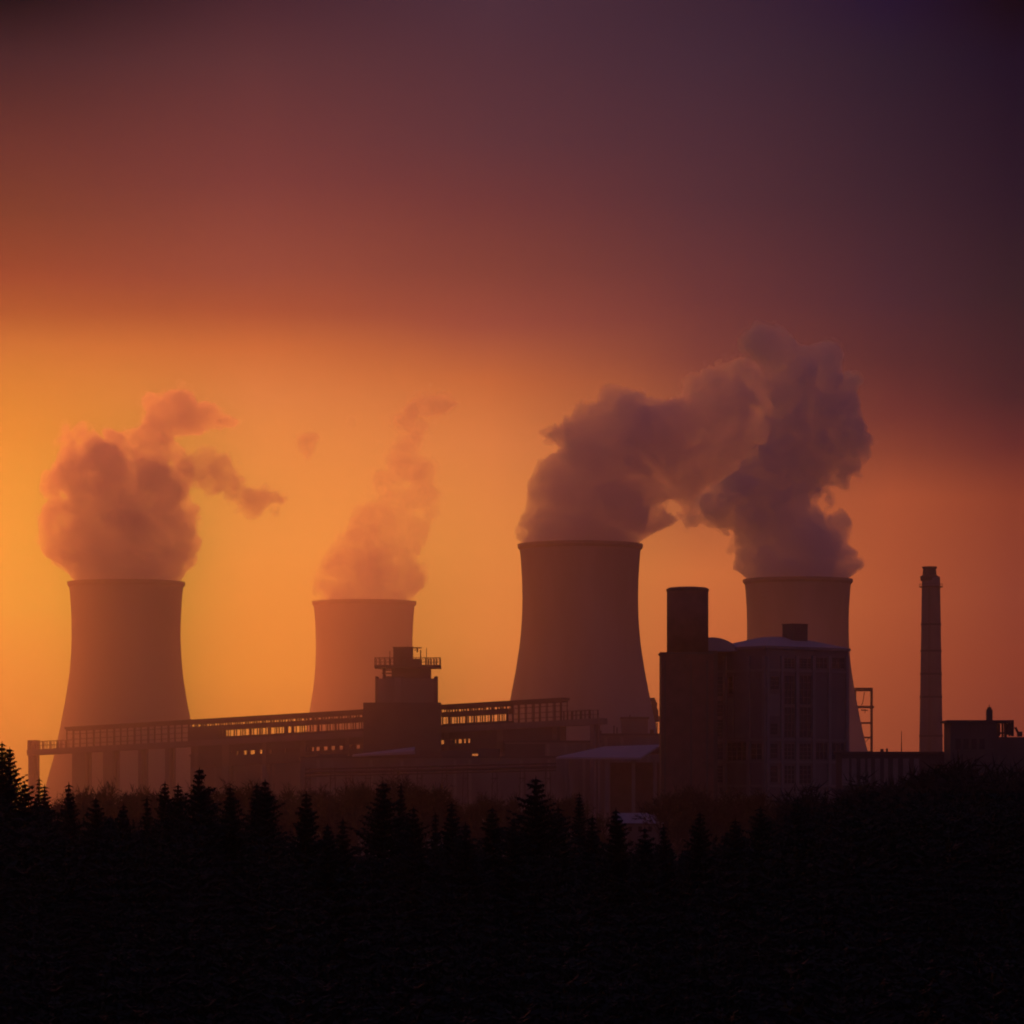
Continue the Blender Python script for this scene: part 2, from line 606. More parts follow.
# vaulted roof beside the silo
b = MB()
vc = P(712, 650, 1160)
nseg = 20
pa, pb = [], []
for i in range(nseg + 1):
    a = math.pi * i / nseg
    x = math.cos(a) * 8.2
    z = (math.sin(a) ** 1.3) * 4.4
    pa.append((vc.x + x, vc.y, vc.z + z - 0.4))
    pb.append((vc.x + x, vc.y + 16, vc.z + z - 0.4))
b.add(pa + pb, [tuple(range(nseg + 1)), tuple(reversed(range(nseg + 1, 2 * nseg + 2)))] +
      [(i + 1, i, nseg + 1 + i, nseg + 2 + i) for i in range(nseg)] + [(0, nseg, 2 * nseg + 1, nseg + 1)])
b.build('vaulted_roof', M['snow'], bh)
# stair bay between silo and boiler house
b = MB()
sb0, sb1 = P(709.0, 660, 1163), P(714, 660, 1163)
b.box(((sb0.x + sb1.x) / 2 - 3, 1160, ZE / 2), (9, 10, ZE - 1))
b.build('link_bay', M['dark'], bh)


def face_uz(px, py, face):
    """where the sight line through a pixel meets a face of the boiler house"""
    k = (px - 512) / F
    d = dr if face == 'r' else dl
    s = (k * C0.y - C0.x) / (d.x - k * d.y)
    Y = C0.y + s * d.y
    return s, zat(py, Y)


def panel(face, x0, x1, y0, y1, proud, depth=0.3):
    sa, _ = face_uz(x0, y0, face)
    sb, _ = face_uz(x1, y0, face)
    sm = (sa + sb) / 2
    k = C0.y + sm * (dr.y if face == 'r' else dl.y)
    za, zb = zat(y1, k), zat(y0, k)
    lo, hi = min(sa, sb), max(sa, sb)
    mb = MB()
    if face == 'r':
        uvbox(mb, lo, hi, -proud, depth, za, zb)
    else:
        uvbox(mb, -proud, depth, lo, hi, za, zb)
    return mb


for face, xs_ in (('l', (712.5, 725.5, 749.0, 764.5)), ('r', (767.3, 781.5, 796.5, 813.0, 829.0, 846.5))):
    for i, x in enumerate(xs_):
        wd = 1.4 if not (face == 'r' and i in (0, 1)) else 1.1
        panel(face, x - wd, x + wd, 656, 860, 0.55).build('pilaster', M['pale'], bh)
for face, a_, b_ in (('l', 711, 765.6), ('r', 766.4, 847.5)):
    for y in (671, 740, 762, 786):
        panel(face, a_, b_, y - 1.2, y + 1.2, 0.35).build('string_course', M['pale'], bh)


def window(face, x0, x1, y0, y1, rows=2, cols=1, glass='glass'):
    f = MB()
    pr = 0.22
    q = panel(face, x0, x1, y0, y0 + 0.8, pr)
    f.add(q.v, q.f)
    q = panel(face, x0, x1, y1 - 0.8, y1, pr)
    f.add(q.v, q.f)
    xs = [x0 + (x1 - x0) * i / cols for i in range(cols + 1)]
    for i, x in enumerate(xs):
        xa = x if i == 0 else x - 0.3
        xb = x + 0.6 if i == 0 else (x if i == cols else x + 0.3)
        if i == cols:
            xa = x - 0.6
        q = panel(face, xa, xb, y0 + 0.82, y1 - 0.82, pr)
        f.add(q.v, q.f)
    for j in range(1, rows):
        y = y0 + (y1 - y0) * j / rows
        q = panel(face, x0 + 0.62, x1 - 0.62, y - 0.25, y + 0.25, pr - 0.06)
        f.add(q.v, q.f)
    w_ = f.build('window', M['concrete'], bh)
    panel(face, x0 + 0.3, x1 - 0.3, y0 + 0.4, y1 - 0.4, 0.06).build('pane', M[glass], w_)


for (y0, y1) in ((676, 697), (700, 717), (719, 737), (743, 760), (765, 783)):
    window('l', 714.5, 723.8, y0, y1, 5 if y1 - y0 > 17 else 4, 1)
window('l', 728, 733.5, 676, 694, 3, 1)
panel('l', 735, 747, 676, 738, 0.18).build('render_panel', M['pale'], bh)
panel('l', 728, 733.5, 698, 738, 0.18).build('render_panel', M['pale'], bh)
window('l', 727.5, 747, 742, 761, 4, 4)
window('l', 751, 763, 743, 760, 3, 2)
for (y0, y1) in ((723, 735), (743, 759), (765, 783)):
    window('r', 769.5, 777.5, y0, y1, 3, 1)
panel('r', 769, 779.5, 694, 716, 0.2).build('render_panel', M['pale'], bh)
window('r', 769.5, 779, 676, 690, 3, 2)
for (a_, b_) in ((783.5, 794.5), (798.5, 811)):
    for (y0, y1) in ((658, 669), (675, 705), (706.5, 738), (743, 760), (765, 784)):
        window('r', a_, b_, y0, y1, 4, 3)
for (y0, y1) in ((657, 669), (742.5, 760)):
    window('r', 815, 827, y0, y1, 2, 3)
    window('r', 831, 844.5, y0, y1, 2, 3)
panel('r', 815, 827, 678, 738, 0.18).build('render_panel', M['concrete'], bh)

# ---------------------------------------------------------------- open steel frame beside the far tower
FY = 1930.0
sf = thing('steel_frame', tuple(P(864, 791, FY).xy) + (0,), 'open steel stair frame half hidden behind the flank of the tower beside the chimney', 'steel frame')


def fr(px, py, dy=0.0):
    return P(px, py, FY + dy)


for px in (855.0, 871.5):
    for dy in (0, 7):
        b = MB()
        b.bar(fr(px, 688, dy), (fr(px, 688, dy).x, FY + dy, -0.3), 1.3)
        b.build('post', M['steel'], sf)
b = MB()
for dy in (0, 7):
    b.bar(fr(853.5, 689.5, dy), fr(872.5, 689.5, dy), 1.4, 1.9)
for px in (855.0, 871.5):
    b.bar(fr(px, 689.5, 0.5), fr(px, 689.5, 6.5), 0.7)
b.build('top_beam', M['steel'], sf)
for py, th in ((707, 1.3), (723, 1.0), (737.5, 0.9), (752, 1.0)):
    b = MB()
    for dy in (0, 7):
        b.bar(fr(855, py, dy), fr(874 if py == 707 else 871.5, py, dy), 0.5, th)
    b.box(tuple(fr(863, py + 0.5, 3.5)), (7.5, 6.4, 0.25))
    b.build('landing', M['steel'], sf)
b = MB()
b.bar(fr(862.5, 704, -0.2), fr(864.5, 692, -0.2), 0.35)
b.bar(fr(861, 705, -0.2), fr(862.5, 704, -0.2), 0.35)
b.bar(fr(861, 710, -0.2), fr(868, 710.5, -0.2), 0.5)
b.bar(fr(865, 709, -0.2), fr(865, 713, -0.2), 0.4)
b.bar(fr(856, 752, -0.2), fr(869, 738, -0.2), 0.3)
b.build('brace', M['steel'], sf)

# ---------------------------------------------------------------- low flat building right of the boiler house
LY = 1090.0
lx0, lx1 = (842 - 512) / F * LY, (960 - 512) / F * LY
lz = zat(753.5, LY)
lb = thing('low_workshop', ((lx0 + lx1) / 2, LY + 10, 0), 'long low flat-roofed workshop with pale wall panels below the chimney', 'building')
b = MB()
b.box(((lx0 + lx1) / 2, LY + 10, lz / 2 - 0.3), (lx1 - lx0, 20, lz + 0.2))
b.build('wall', M['dark'], lb)
b = MB()
b.box(((lx0 + lx1) / 2, LY + 10, lz + 0.2), (lx1 - lx0 + 1.2, 21.2, 0.7))
b.build('roof', M['dark'], lb)
for px0, px1 in ((842, 849), (851.5, 856.5), (860.5, 865), (867.5, 871), (875, 880), (884, 888), (893, 898), (903, 909), (914, 919)):
    b = MB()
    xa, xb = (px0 - 512) / F * LY, (px1 - 512) / F * LY
    b.box(((xa + xb) / 2, LY - 0.05, zat(772, LY)), (xb - xa, 0.4, 27 / F * LY))
    b.build('wall_panel', M['pale'], lb)
for (px, hpx, wpx) in ((884, 3.0, 3.0), (889, 3.5, 1.6), (846, 2, 4)):
    b = MB()
    b.box(((px - 512) / F * LY, LY + 6, lz + 0.5 + hpx / F * LY / 2), (wpx / F * LY, 1.2, hpx / F * LY))
    b.build('roof_vent', M['dark'], lb)
mp = MB()
px_ = (901.5 - 512) / F * 1100
mp.tube((px_, 1100, lz + 0.55), (px_, 1100, zat(731, 1100)), 0.16, 0.07, 6)
mast = mp.build('antenna_mast', M['steel'])
tag(mast, 'thin bare mast rising from the flat workshop roof', 'mast')

# ---------------------------------------------------------------- right hand building with roof turret
RY = 1060.0
rx0, rx1, rx2, rx3 = ((p - 512) / F * RY for p in (950.5, 997, 1013.5, 1110))
rz = zat(720.5, RY)
rb = thing('machine_house', ((rx0 + rx1) / 2, RY + 8, 0), 'dark blocky building with overhanging flat roof and an open corner at the right edge', 'building')
b = MB()
b.box(((rx0 + rx1) / 2, RY + 8, rz / 2 - 0.3), (rx1 - rx0, 16, rz - 0.6))
b.build('wall', M['dark'], rb)
b = MB()
b.box((((rx0 - 1.0) + rx2) / 2, RY + 7.8, rz - 0.25), (rx2 - rx0 + 1.0, 17, 0.7))
b.build('roof', M['dark'], rb)
for px in (999.5, 1005.0, 1009.5, 1012.5):
    x = (px - 512) / F * RY
    for dy in (0.6, 15.4):
        b = MB()
        b.box((x, RY + dy, (zat(722, RY) + zat(736, RY)) / 2), (0.5 if px < 1012 else 0.9, 0.5, 14.4 / F * RY))
        b.build('post', M['steel'], rb)
b = MB()
x0_, x1_ = rx1 + 0.05, rx2
b.box(((x0_ + x1_) / 2, RY + 0.6, zat(733, RY)), (x1_ - x0_, 0.4, 0.5))
b.box((((1009 - 512) / F * RY), RY + 3, zat(729, RY)), (1.6, 2, 3.2))
b.build('railing', M['steel'], rb)
b = MB()
b.box(((rx1 + rx3) / 2 + 0.02, RY + 8, zat(736, RY) / 2 - 0.3), (rx3 - rx1, 17, zat(736, RY)))
b.build('side_wing', M['dark'], rb)
b = MB()
tx = (992 - 512) / F * RY
b.box((tx, RY + 6, rz + 1.7), (1.7, 1.7, 3.2))
b.box((tx, RY + 6, rz + 3.6), (1.1, 1.1, 0.7))
b.tube((tx, RY + 6, rz + 3.8), (tx, RY + 6, zat(704, RY)), 0.16, 0.06)
b.bar((tx - 0.7, RY + 6, zat(709.5, RY)), (tx + 0.7, RY + 6, zat(709.5, RY)), 0.12)
b.build('turret', M['dark'], rb)
b = MB()
vx = (1020.5 - 512) / F * RY
vz = zat(736, RY)
b.bar((vx - 1.0, RY + 4, vz + 2.6), (vx + 0.4, RY + 4, vz), 0.6)
b.box((vx + 0.3, RY + 4, vz + 0.6), (1.4, 1.2, 1.4))
b.build('roof_vent', M['dark'], rb)
for px in (958, 966, 974, 982):
    b = MB()
    b.box(((px - 512) / F * RY, RY - 0.05, zat(744, RY)), (1.5, 0.3, 3.0))
    b.build('window', M['glass'], rb)

# ---------------------------------------------------------------- conveyor gallery
GA = P(28.0, 750, 1540)
GB = P(592.0, 722, 1395)
gd = Vector((GB.x - GA.x, GB.y - GA.y, 0))
GL = gd.length
gu = gd / GL
gn = Vector((-gu.y, gu.x, 0))      # away from the camera


def gs(px):
    k = (px - 512) / F
    return (k * GA.y - GA.x) / (gu.x - k * gu.y)


def gY(px):
    return GA.y + gs(px) * gu.y


ra_s, ra_z = gs(66), zat(727.0, gY(66))
rb_s, rb_z = gs(562), zat(697.5, gY(562))
slope = (rb_z - ra_z) / (rb_s - ra_s)


def rz_(s):
    return ra_z + (s - ra_s) * slope


def gbox(mb, s0, s1, n0, n1, za, zb):
    """box along the gallery; heights are measured down from the roof line"""
    def c(s, nn, z):
        return Vector((GA.x, GA.y, 0)) + gu * s + gn * nn + Vector((0, 0, rz_(s) + z))
    mb.hexa([c(s0, n0, za), c(s1, n0, za), c(s1, n1, za), c(s0, n1, za)], [c(s0, n0, zb), c(s1, n0, zb), c(s1, n1, zb), c(s0, n1, zb)])


GW = 4.5
gal = thing('conveyor_gallery', (GA.x, GA.y, 0), 'long covered conveyor gallery on columns with a row of see-through window slits', 'conveyor gallery')
sR0, sR1 = gs(66), gs(562)
b = MB()
gbox(b, sR0 - 0.4, sR1 + 0.4, -0.5, GW + 0.5, -1.0, 0.0)
b.build('roof', M['dark'], gal)
b = MB()
for n0, n1 in ((0, 0.3), (GW - 0.3, GW)):
    gbox(b, gs(188), gs(376), n0, n1, -2.0, -1.0)
    gbox(b, gs(440), gs(508), n0, n1, -2.0, -1.0)
    gbox(b, gs(66), gs(188), n0, n1, -1.7, -1.0)
    gbox(b, gs(508), gs(562), n0, n1, -1.7, -1.0)
b.build('fascia', M['dark'], gal)
b = MB()
for n0, n1 in ((0, 0.3), (GW - 0.3, GW)):
    for a_, c_ in ((188, 376), (440, 508)):
        gbox(b, gs(a_), gs(c_), n0, n1, -4.7, -3.1)      # band between slit and windows
        gbox(b, gs(a_), gs(c_), n0, n1, -8.6, -7.7)      # parapet under the windows
    gbox(b, gs(188), gs(219), n0, n1, -7.68, -4.72)
b.build('wall', M['dark'], gal)
b = MB()
gbox(b, gs(28), gs(600), -0.9, GW + 0.9, -10.9, -8.6)
b.build('deck', M['concrete'], gal)
rnd = random.Random(5)
# the window bays: mullions standing in the openings
for a_, c_ in ((219, 376), (442, 508)):
    x = a_
    while x < c_ - 2:
        x2 = min(x + 8.5, c_)
        for n0, n1 in ((0.02, 0.28), (GW - 0.28, GW - 0.02)):
            b = MB()
            s0, s1 = gs(x), gs(x2)
            gbox(b, s0, s1 - 0.02, n0 + 0.04, n1 - 0.04, -4.90, -4.71)
            gbox(b, s0, s1 - 0.02, n0 + 0.04, n1 - 0.04, -7.69, -7.55)
            b_w = 0.45
            gbox(b, s0, s0 + b_w, n0, n1, -7.68, -4.72)
            nm = rnd.choice((1, 1, 2)) if n0 < 1 else 0
            for k in range(1, nm + 1):
                s = s0 + (s1 - s0) * (k / (nm + 1)) + rnd.uniform(-0.25, 0.25)
                gbox(b, s, s + rnd.uniform(0.15, 0.4), n0, n1, -7.68, -4.72)
            if n0 < 1 and rnd.random() < 0.3:
                s = s0 + (s1 - s0) * rnd.uniform(0.4, 0.7)
                gbox(b, s + 0.5, s + 1.3, n0, n1, -7.68, -4.72)
            b.build('window', M['steel'], gal)
        x = x2
for a_, c_ in ((188, 376), (440, 508)):
    x = a_
    while x < c_ - 2:
        x2 = min(x + 8.5, c_)
        for n0, n1 in ((0.02, 0.28), (GW - 0.28, GW - 0.02)):
            b = MB()
            s0 = gs(x)
            gbox(b, s0, s0 + 0.7, n0, n1, -3.08, -2.02)
            s = gs(x + rnd.uniform(3, 6))
            gbox(b, s, s + rnd.uniform(0.2, 0.6), n0, n1, -3.08, -2.02)
            gbox(b, s0, gs(x2) - 0.02, n0 + 0.05, n1 - 0.05, -3.09, -2.95)
            b.build('clerestory', M['steel'], gal)
        x = x2
# open frame over the ends
for a_, c_, step in ((66, 188, 6.8), (512, 562, 7.0)):
    x = a_
    while x <= c_:
        wd = 0.6 if int((x - a_) / step) % 3 == 0 else 0.25
        for n0 in (0.05, GW - 0.35):
            b = MB()
            gbox(b, gs(x), gs(x) + wd, n0, n0 + 0.3, -8.6, -1.72)
            b.build('post', M['steel'], gal)
        x += step
for n0 in (0.1, GW - 0.2):
    for z in (-7.2, -5.2, -3.0):
        for a_, c_ in ((66, 188), (508, 562)):
            b = MB()
            gbox(b, gs(a_), gs(c_), n0 + 0.31, n0 + 0.41, z, z + 0.14)
            b.build('rail', M['steel'], gal)
# railings on the bare deck ends
for a_, c_, top in ((28.5, 64, -6.6), (564, 592, -6.0)):
    b = MB()
    for n0 in (-0.6, GW + 0.5):
        x = a_
        k = 0
        while x <= c_ + 0.1:
            s = gs(x)
            gbox(b, s, s + (0.5 if k % 2 == 0 else 0.22), n0, n0 + 0.2, -8.6, -5.4)
            x += 3.6 if a_ < 100 else 4.4
            k += 1
        gbox(b, gs(a_), gs(c_), n0 + 0.02, n0 + 0.18, -5.38, -5.2)
        gbox(b, gs(a_), gs(c_), n0 + 0.22, n0 + 0.30, -7.0, -6.85)
    b.build('railing', M['steel'], gal)
b = MB()
gbox(b, gs(28.0), gs(32.5), -0.4, GW + 0.4, -8.6, -4.6)
b.build('end_cabin', M['dark'], gal)
# under-level: second walkway with openings
b = MB()
gbox(b, gs(191), gs(560), 0.0, GW, -13.6, -10.92)
gbox(b, gs(191), gs(560), 0.0, GW, -19.5, -15.3)
b.build('lower_deck', M['dark'], gal)
for a_, c_ in ((191, 231), (470, 560)):
    b = MB()
    gbox(b, gs(a_), gs(c_), 0.03, GW - 0.03, -15.28, -13.62)
    b.build('blind_panel', M['dark'], gal)
x = 232.0
while x < 468:
    b = MB()
    s = gs(x)
    wd = rnd.choice((0.8, 1.6, 2.6)) if x < 300 else 1.0
    if rnd.random() < 0.2 and x < 300:
        wd = 4.0
    gbox(b, s, s + wd, 0.05, 0.5, -15.3, -13.6)
    b.build('lower_post', M['steel'], gal)
    b = MB()
    gbox(b, s, s + wd, GW - 0.5, GW - 0.05, -15.3, -13.6)
    b.build('lower_post', M['steel'], gal)
    x += rnd.uniform(7, 10)
# columns
for px0, px1 in ((28.2, 32.6), (72, 85), (103, 113), (138, 141.5), (165, 169), (194, 198), (222, 229), (262, 266), (300, 306), (345, 349), (392, 400), (444, 449), (497, 503), (552, 557), (590, 594)):
    sa, sb_ = gs(px0), gs(px1)
    wd = (sb_ - sa)
    for n0 in ((0.0, 1.6), (GW - 1.6, GW)):
        b = MB()

        def c(s, nn, z):
            return Vector((GA.x, GA.y, 0)) + gu * s + gn * nn + Vector((0, 0, z))
        q = [(sa, n0[0]), (sb_, n0[0]), (sb_, n0[1]), (sa, n0[1])]
        b.hexa([c(s, nn, -0.3) for s, nn in q], [c(s, nn, rz_(s) - 10.92) for s, nn in q])
        b.build('column', M['concrete'], gal)

# ---------------------------------------------------------------- transfer tower on the gallery
TY = 1425.0
TX0 = (407 - 512) / F * TY
tt_ = thing('transfer_tower', (TX0, TY, 0), 'stepped transfer tower with a railed lookout platform, antennas and small rooftop cabin', 'tower')


def tb(mb, px0, px1, py0, py1, depth, dy=0.0):
    xa, xb = (px0 - 512) / F * TY, (px1 - 512) / F * TY
    za, zb = zat(py1, TY), zat(py0, TY)
    mb.box(((xa + xb) / 2, TY + dy, (za + zb) / 2), (xb - xa, depth, zb - za))


b = MB()
tb(b, 364, 441, 703, 860, 16)
b.build('base_block', M['dark'], tt_)
b = MB()
tb(b, 376.5, 437, 679, 702.9, 13)
b.build('shaft', M['concrete'], tt_)
for a_, c_ in ((375.8, 378.2), (434.5, 437.7)):
    b = MB()
    tb(b, a_, c_, 676.8, 702.8, 13.6)
    b.build('corner_pier', M['dark'], tt_)
b = MB()
tb(b, 395, 401.5, 678, 702, 13.6)
b.build('wall_panel', M['pale'], tt_)
b = MB()
tb(b, 383, 385.5, 668.6, 679, 9)
tb(b, 386.5, 391.5, 676.5, 679, 9)
tb(b, 392, 431, 668.6, 679, 10)
b.build('upper_storey', M['dark'], tt_)
b = MB()
tb(b, 382, 392, 670, 670.5, 9)
tb(b, 382, 392, 673, 673.6, 9)
b.build('louvre', M['steel'], tt_)
b = MB()
tb(b, 375, 441, 665.5, 668.5, 15)
b.build('platform', M['dark'], tt_)
b = MB()
for dy in (-7.2, 7.2):
    for px in (375.6, 380, 385, 390, 395, 402, 409, 416, 421, 426, 428.5, 431, 434, 436.5, 440.2):
        tb(b, px - 0.45, px + 0.45, 658.6, 665.5, 0.3, dy)
    tb(b, 375.2, 440.7, 658.0, 658.6, 0.25, dy)
    tb(b, 375.3, 440.6, 661.8, 662.2, 0.22, dy)
for px in (375.5, 440.4):
    tb(b, px - 0.3, px + 0.3, 657.9, 658.5, 14, 0)
b.build('railing', M['steel'], tt_)
b = MB()
tb(b, 393.5, 413, 648, 665.4, 6.5)
tb(b, 413.05, 420, 659, 665.4, 6)
b.build('rooftop_cabin', M['dark'], tt_)
b = MB()
tb(b, 392.8, 413.6, 647.2, 648, 7)
b.build('cabin_roof', M['steel'], tt_)
for px, y0, wd in ((389.8, 651, .35), (426.5, 648, .35), (420.6, 650, .6), (408, 645.5, .25)):
    b = MB()
    tb(b, px - wd, px + wd, y0, 665.4 if px != 408 else 647.1, 0.25)
    b.build('antenna', M['steel'], tt_)
b = MB()
tb(b, 413.65, 421.5, 647.2, 648.4, 0.5)
tb(b, 416.5, 418.2, 648.4, 652, 0.4)
tb(b, 414.5, 416, 649.5, 650.5, 0.4)
b.build('hoist', M['steel'], tt_)

# ---------------------------------------------------------------- low halls beneath the gallery
HYY = 1360.0


def hall(name, px0, px1, py, Y, depth, label, snowy=False, rz=0.0, roofh=0.8, cols=()):
    xa, xb = (px0 - 512) / F * Y, (px1 - 512) / F * Y
    z = zat(py, Y)
    t = thing(name, ((xa + xb) / 2, Y, 0), label, 'building')
    c = ((xa + xb) / 2, Y + depth / 2)
    m = MB()
    m.box((c[0], c[1], z / 2 - 0.3), (xb - xa, depth, z + 0.2), rz)
    m.build('wall', M['concrete'], t)
    m = MB()
    m.box((c[0], c[1], z + roofh / 2 - 0.2), (xb - xa + 1, depth + 1, roofh), rz)
    m.build('roof', M['snow'] if snowy else M['dark'], t)
    for px in cols:
        x = (px - 512) / F * Y
        m = MB()
        m.box((x, Y - 0.1, z / 2 - 0.5), (1.1, 0.5, z - 0.6))
        m.build('pilaster', M['pale'], t)
    return t


hall('filter_house', 190.5, 302, 756, 1520, 18, 'low dim building filling the space under the gallery beside the rust orange tower', cols=(215, 262))
th = hall('turbine_hall', 300, 560, 757.5, 1365, 26, 'long dim turbine hall lying under the conveyor gallery', cols=(318, 371, 402, 455, 470, 521, 549))
b = MB()
pa_, pb_ = P(352, 755.5, 1362), P(414, 750.5, 1362)
b.hexa([pa_ + Vector((0, 0, -0.5)), pb_ + Vector((0, 0, -1.2)), pb_ + Vector((0, 14, -1.2)), pa_ + Vector((0, 14, -0.5))],
       [pa_, pb_, pb_ + Vector((0, 14, 1.5)), pa_ + Vector((0, 14, 0.5))])
b.build('roof_slope', M['snow'], th)
for px0, px1, py0 in ((318, 348, 754), (420, 472, 750.5), (478, 500, 749), (505, 545, 744)):
    b = MB()
    xa, xb = (px0 - 512) / F * 1375, (px1 - 512) / F * 1375
    za, zb = zat(760, 1375), zat(py0, 1375)
    b.box(((xa + xb) / 2, 1378, (za + zb) / 2), (xb - xa, 10, zb - za))
    b.build('roof_monitor', M['dark'], th)
hall('store_hall', 596, 661, 735, 1420, 20, 'plain dark store hall between the big tower and the silo', cols=(606, 622, 648))
hall('pump_house', 622, 648, 718.5, 1440, 14, 'small square block rising behind the store hall roof')
lw = hall('dim_annex', 505, 600, 742, 1400, 14, 'dim annex building below the end railing of the gallery', cols=(512, 530, 548, 566, 584))

PY_ = 1340.0
pb = thing('pipe_bridge', tuple(P(430, 791, PY_).xy) + (0,), 'rusty pipe bridge on uneven trestles running before the turbine hall wall', 'pipe bridge')
rp = random.Random(12)
for dz_, r_ in ((0.0, 0.55), (1.3, 0.35), (-1.2, 0.3)):
    b = MB()
    b.tube(P(305, 773, PY_) + Vector((0, dz_ * 0.4, dz_)), P(556, 767, PY_) + Vector((0, dz_ * 0.4, dz_)), r_, r_, 8)
    b.build('pipe', M['steel'], pb)
x = 308.0
while x < 556:
    b = MB()
    q = P(x, 775, PY_)
    wd_ = rp.uniform(0.5, 0.9)
    b.bar((q.x - 1.6, PY_, -0.3), (q.x - 0.7, PY_, q.z + 2.8), wd_ * 0.6)
    b.bar((q.x + 1.6, PY_, -0.3), (q.x + 0.7, PY_, q.z + 2.8), wd_ * 0.6)
    for f_ in (0.3, 0.6, 0.85):
        b.bar((q.x - 1.5, PY_, q.z * f_), (q.x + 1.3, PY_, q.z * min(1, f_ + 0.22)), 0.22)
    b.bar((q.x - 1.3, PY_, q.z - 1.2), (q.x + 1.3, PY_, q.z - 1.2), 0.35)
    b.build('trestle', M['steel'], pb)
    x += rp.uniform(13, 31)
for k, (px_c, py_c, w_c, h_c) in enumerate(((600, 734.5, 3, 4), (614, 734.5, 1.2, 9), (617, 734.5, 1.2, 7), (630, 717.8, 1.4, 3), (652, 734.5, 4, 5), (657, 734.5, 1, 12))):
    b = MB()
    q = P(px_c, py_c, 1425 if py_c > 720 else 1445)
    hh_ = h_c / F * q.y
    b.box((q.x, q.y, q.z + hh_ / 2), (w_c / F * q.y, 1.2, hh_))
    v_ = b.build('roof_vent', M['steel'])
    tag(v_, ('squat vent box', 'thin tall vent pipe', 'shorter twin vent pipe', 'tiny stub vent', 'wide vent box', 'tallest thin flue')[k] + (' on the small square block' if py_c < 720 else ' on the store hall roof') + (', by the gallery end', '', '', '', ' near the silo tower', ' beside the silo tower')[k], 'vent', 'vents on the hall roofs')

# canopy with pitched roof
KY = 1250.0
cn = thing('loading_canopy', tuple(P(612, 791, KY).xy) + (0,), 'open canopy with shallow snow-dusted roof on tall thin columns', 'canopy')
b = MB()
e0, e1, ap = P(556, 757, KY), P(640, 757.5, KY), P(622, 746, KY + 14)
bk0, bk1 = P(575, 752, KY + 28), P(660, 745, KY + 28)
c1, c2 = P(604, 746.5, KY + 14), P(660, 744.5, KY + 14)
pts = [e0, e1, c2, c1]
low = [p - Vector((0, 0, 0.7)) for p in pts]
b.hexa(low, pts)
pts2 = [c1 + Vector((0, .02, 0)), c2 + Vector((0, .02, 0)), P(662, 752, KY + 28), P(590, 755, KY + 28)]
b.hexa([p - Vector((0, 0, 0.7)) for p in pts2], pts2)
b.build('roof', M['snow'], cn)
for px, Yk in ((571.5, KY + 5), (607, KY + 2), (633.5, KY + 5), (655, KY + 18)):
    x = (px - 512) / F * Yk
    b = MB()
    b.box((x, Yk, (zat(757, Yk)) / 2 - 0.3), (1.2, 1.2, zat(757, Yk) - 0.1))
    b.build('column', M['pale'], cn)
b = MB()
b.box((P(635, 757, KY + 24).x, KY + 24, zat(762, KY) / 2), (17, 6, zat(762, KY)))
b.build('back_wall', M['brick'], cn)

# snow covered shed in front
DY = 1000.0
sh = thing('snowy_shed', tuple(P(636, 791, DY).xy) + (0,), 'low shed with a snow-white roof showing above the forest', 'shed')
b = MB()
xa, xb = (612 - 512) / F * DY, (663 - 512) / F * DY
zl = zat(823, DY)
b.box(((xa + xb) / 2, DY + 4, zl / 2 - 0.2), (xb - xa, 8, zl + 0.2))
b.build('wall', M['concrete'], sh)
b = MB()
q = [Vector((xa - 0.5, DY - 0.6, zl)), Vector((xb + 0.6, DY - 0.6, zl - 0.2)), Vector((xb + 0.6, DY + 8.5, zl - 0.2)), Vector((xa - 0.5, DY + 8.5, zl))]
zt_ = zat(813, DY + 4)
q2 = [Vector((xa + 1.2, DY + 2.6, zt_)), Vector((xb - 3.4, DY + 2.6, zt_)), Vector((xb - 3.4, DY + 5.5, zt_)), Vector((xa + 1.2, DY + 5.5, zt_))]
b.hexa(q, q2)
b.build('roof', M['snow'], sh)
for px in (622, 630, 640, 650):
    b = MB()
    b.box(((px - 512) / F * DY, DY - 0.05, zl - 1.6), (1.0, 0.2, 1.3))
    b.build('window', M['glass'], sh)

# ---------------------------------------------------------------- steam
def lattice(p, seed):
    """smooth gradient noise at points p (n,3), roughly -1..1"""
    pi = np.floor(p).astype(np.int64)
    pf = (p - pi).astype(np.float32)
    u = pf * pf * pf * (pf * (pf * 6 - 15) + 10)
    out = np.zeros(len(p), np.float32)
    for dx_ in (0, 1):
        for dy_ in (0, 1):
            for dz_ in (0, 1):
                hh = ((pi[:, 0] + dx_) * 374761393 + (pi[:, 1] + dy_) * 668265263 + (pi[:, 2] + dz_) * 2147483647 + seed * 1274126177) & 0xffffffff
                hh = ((hh ^ (hh >> 13)) * 1274126177) & 0xffffffff
                hh = hh ^ (hh >> 16)
                gx = ((hh & 1023) / 511.5 - 1).astype(np.float32)
                gy = (((hh >> 10) & 1023) / 511.5 - 1).astype(np.float32)
                gz = (((hh >> 20) & 1023) / 511.5 - 1).astype(np.float32)
                w_ = (u[:, 0] if dx_ else 1 - u[:, 0]) * (u[:, 1] if dy_ else 1 - u[:, 1]) * (u[:, 2] if dz_ else 1 - u[:, 2])
                out += w_ * (gx * (pf[:, 0] - dx_) + gy * (pf[:, 1] - dy_) + gz * (pf[:, 2] - dz_))
    return out * 1.4


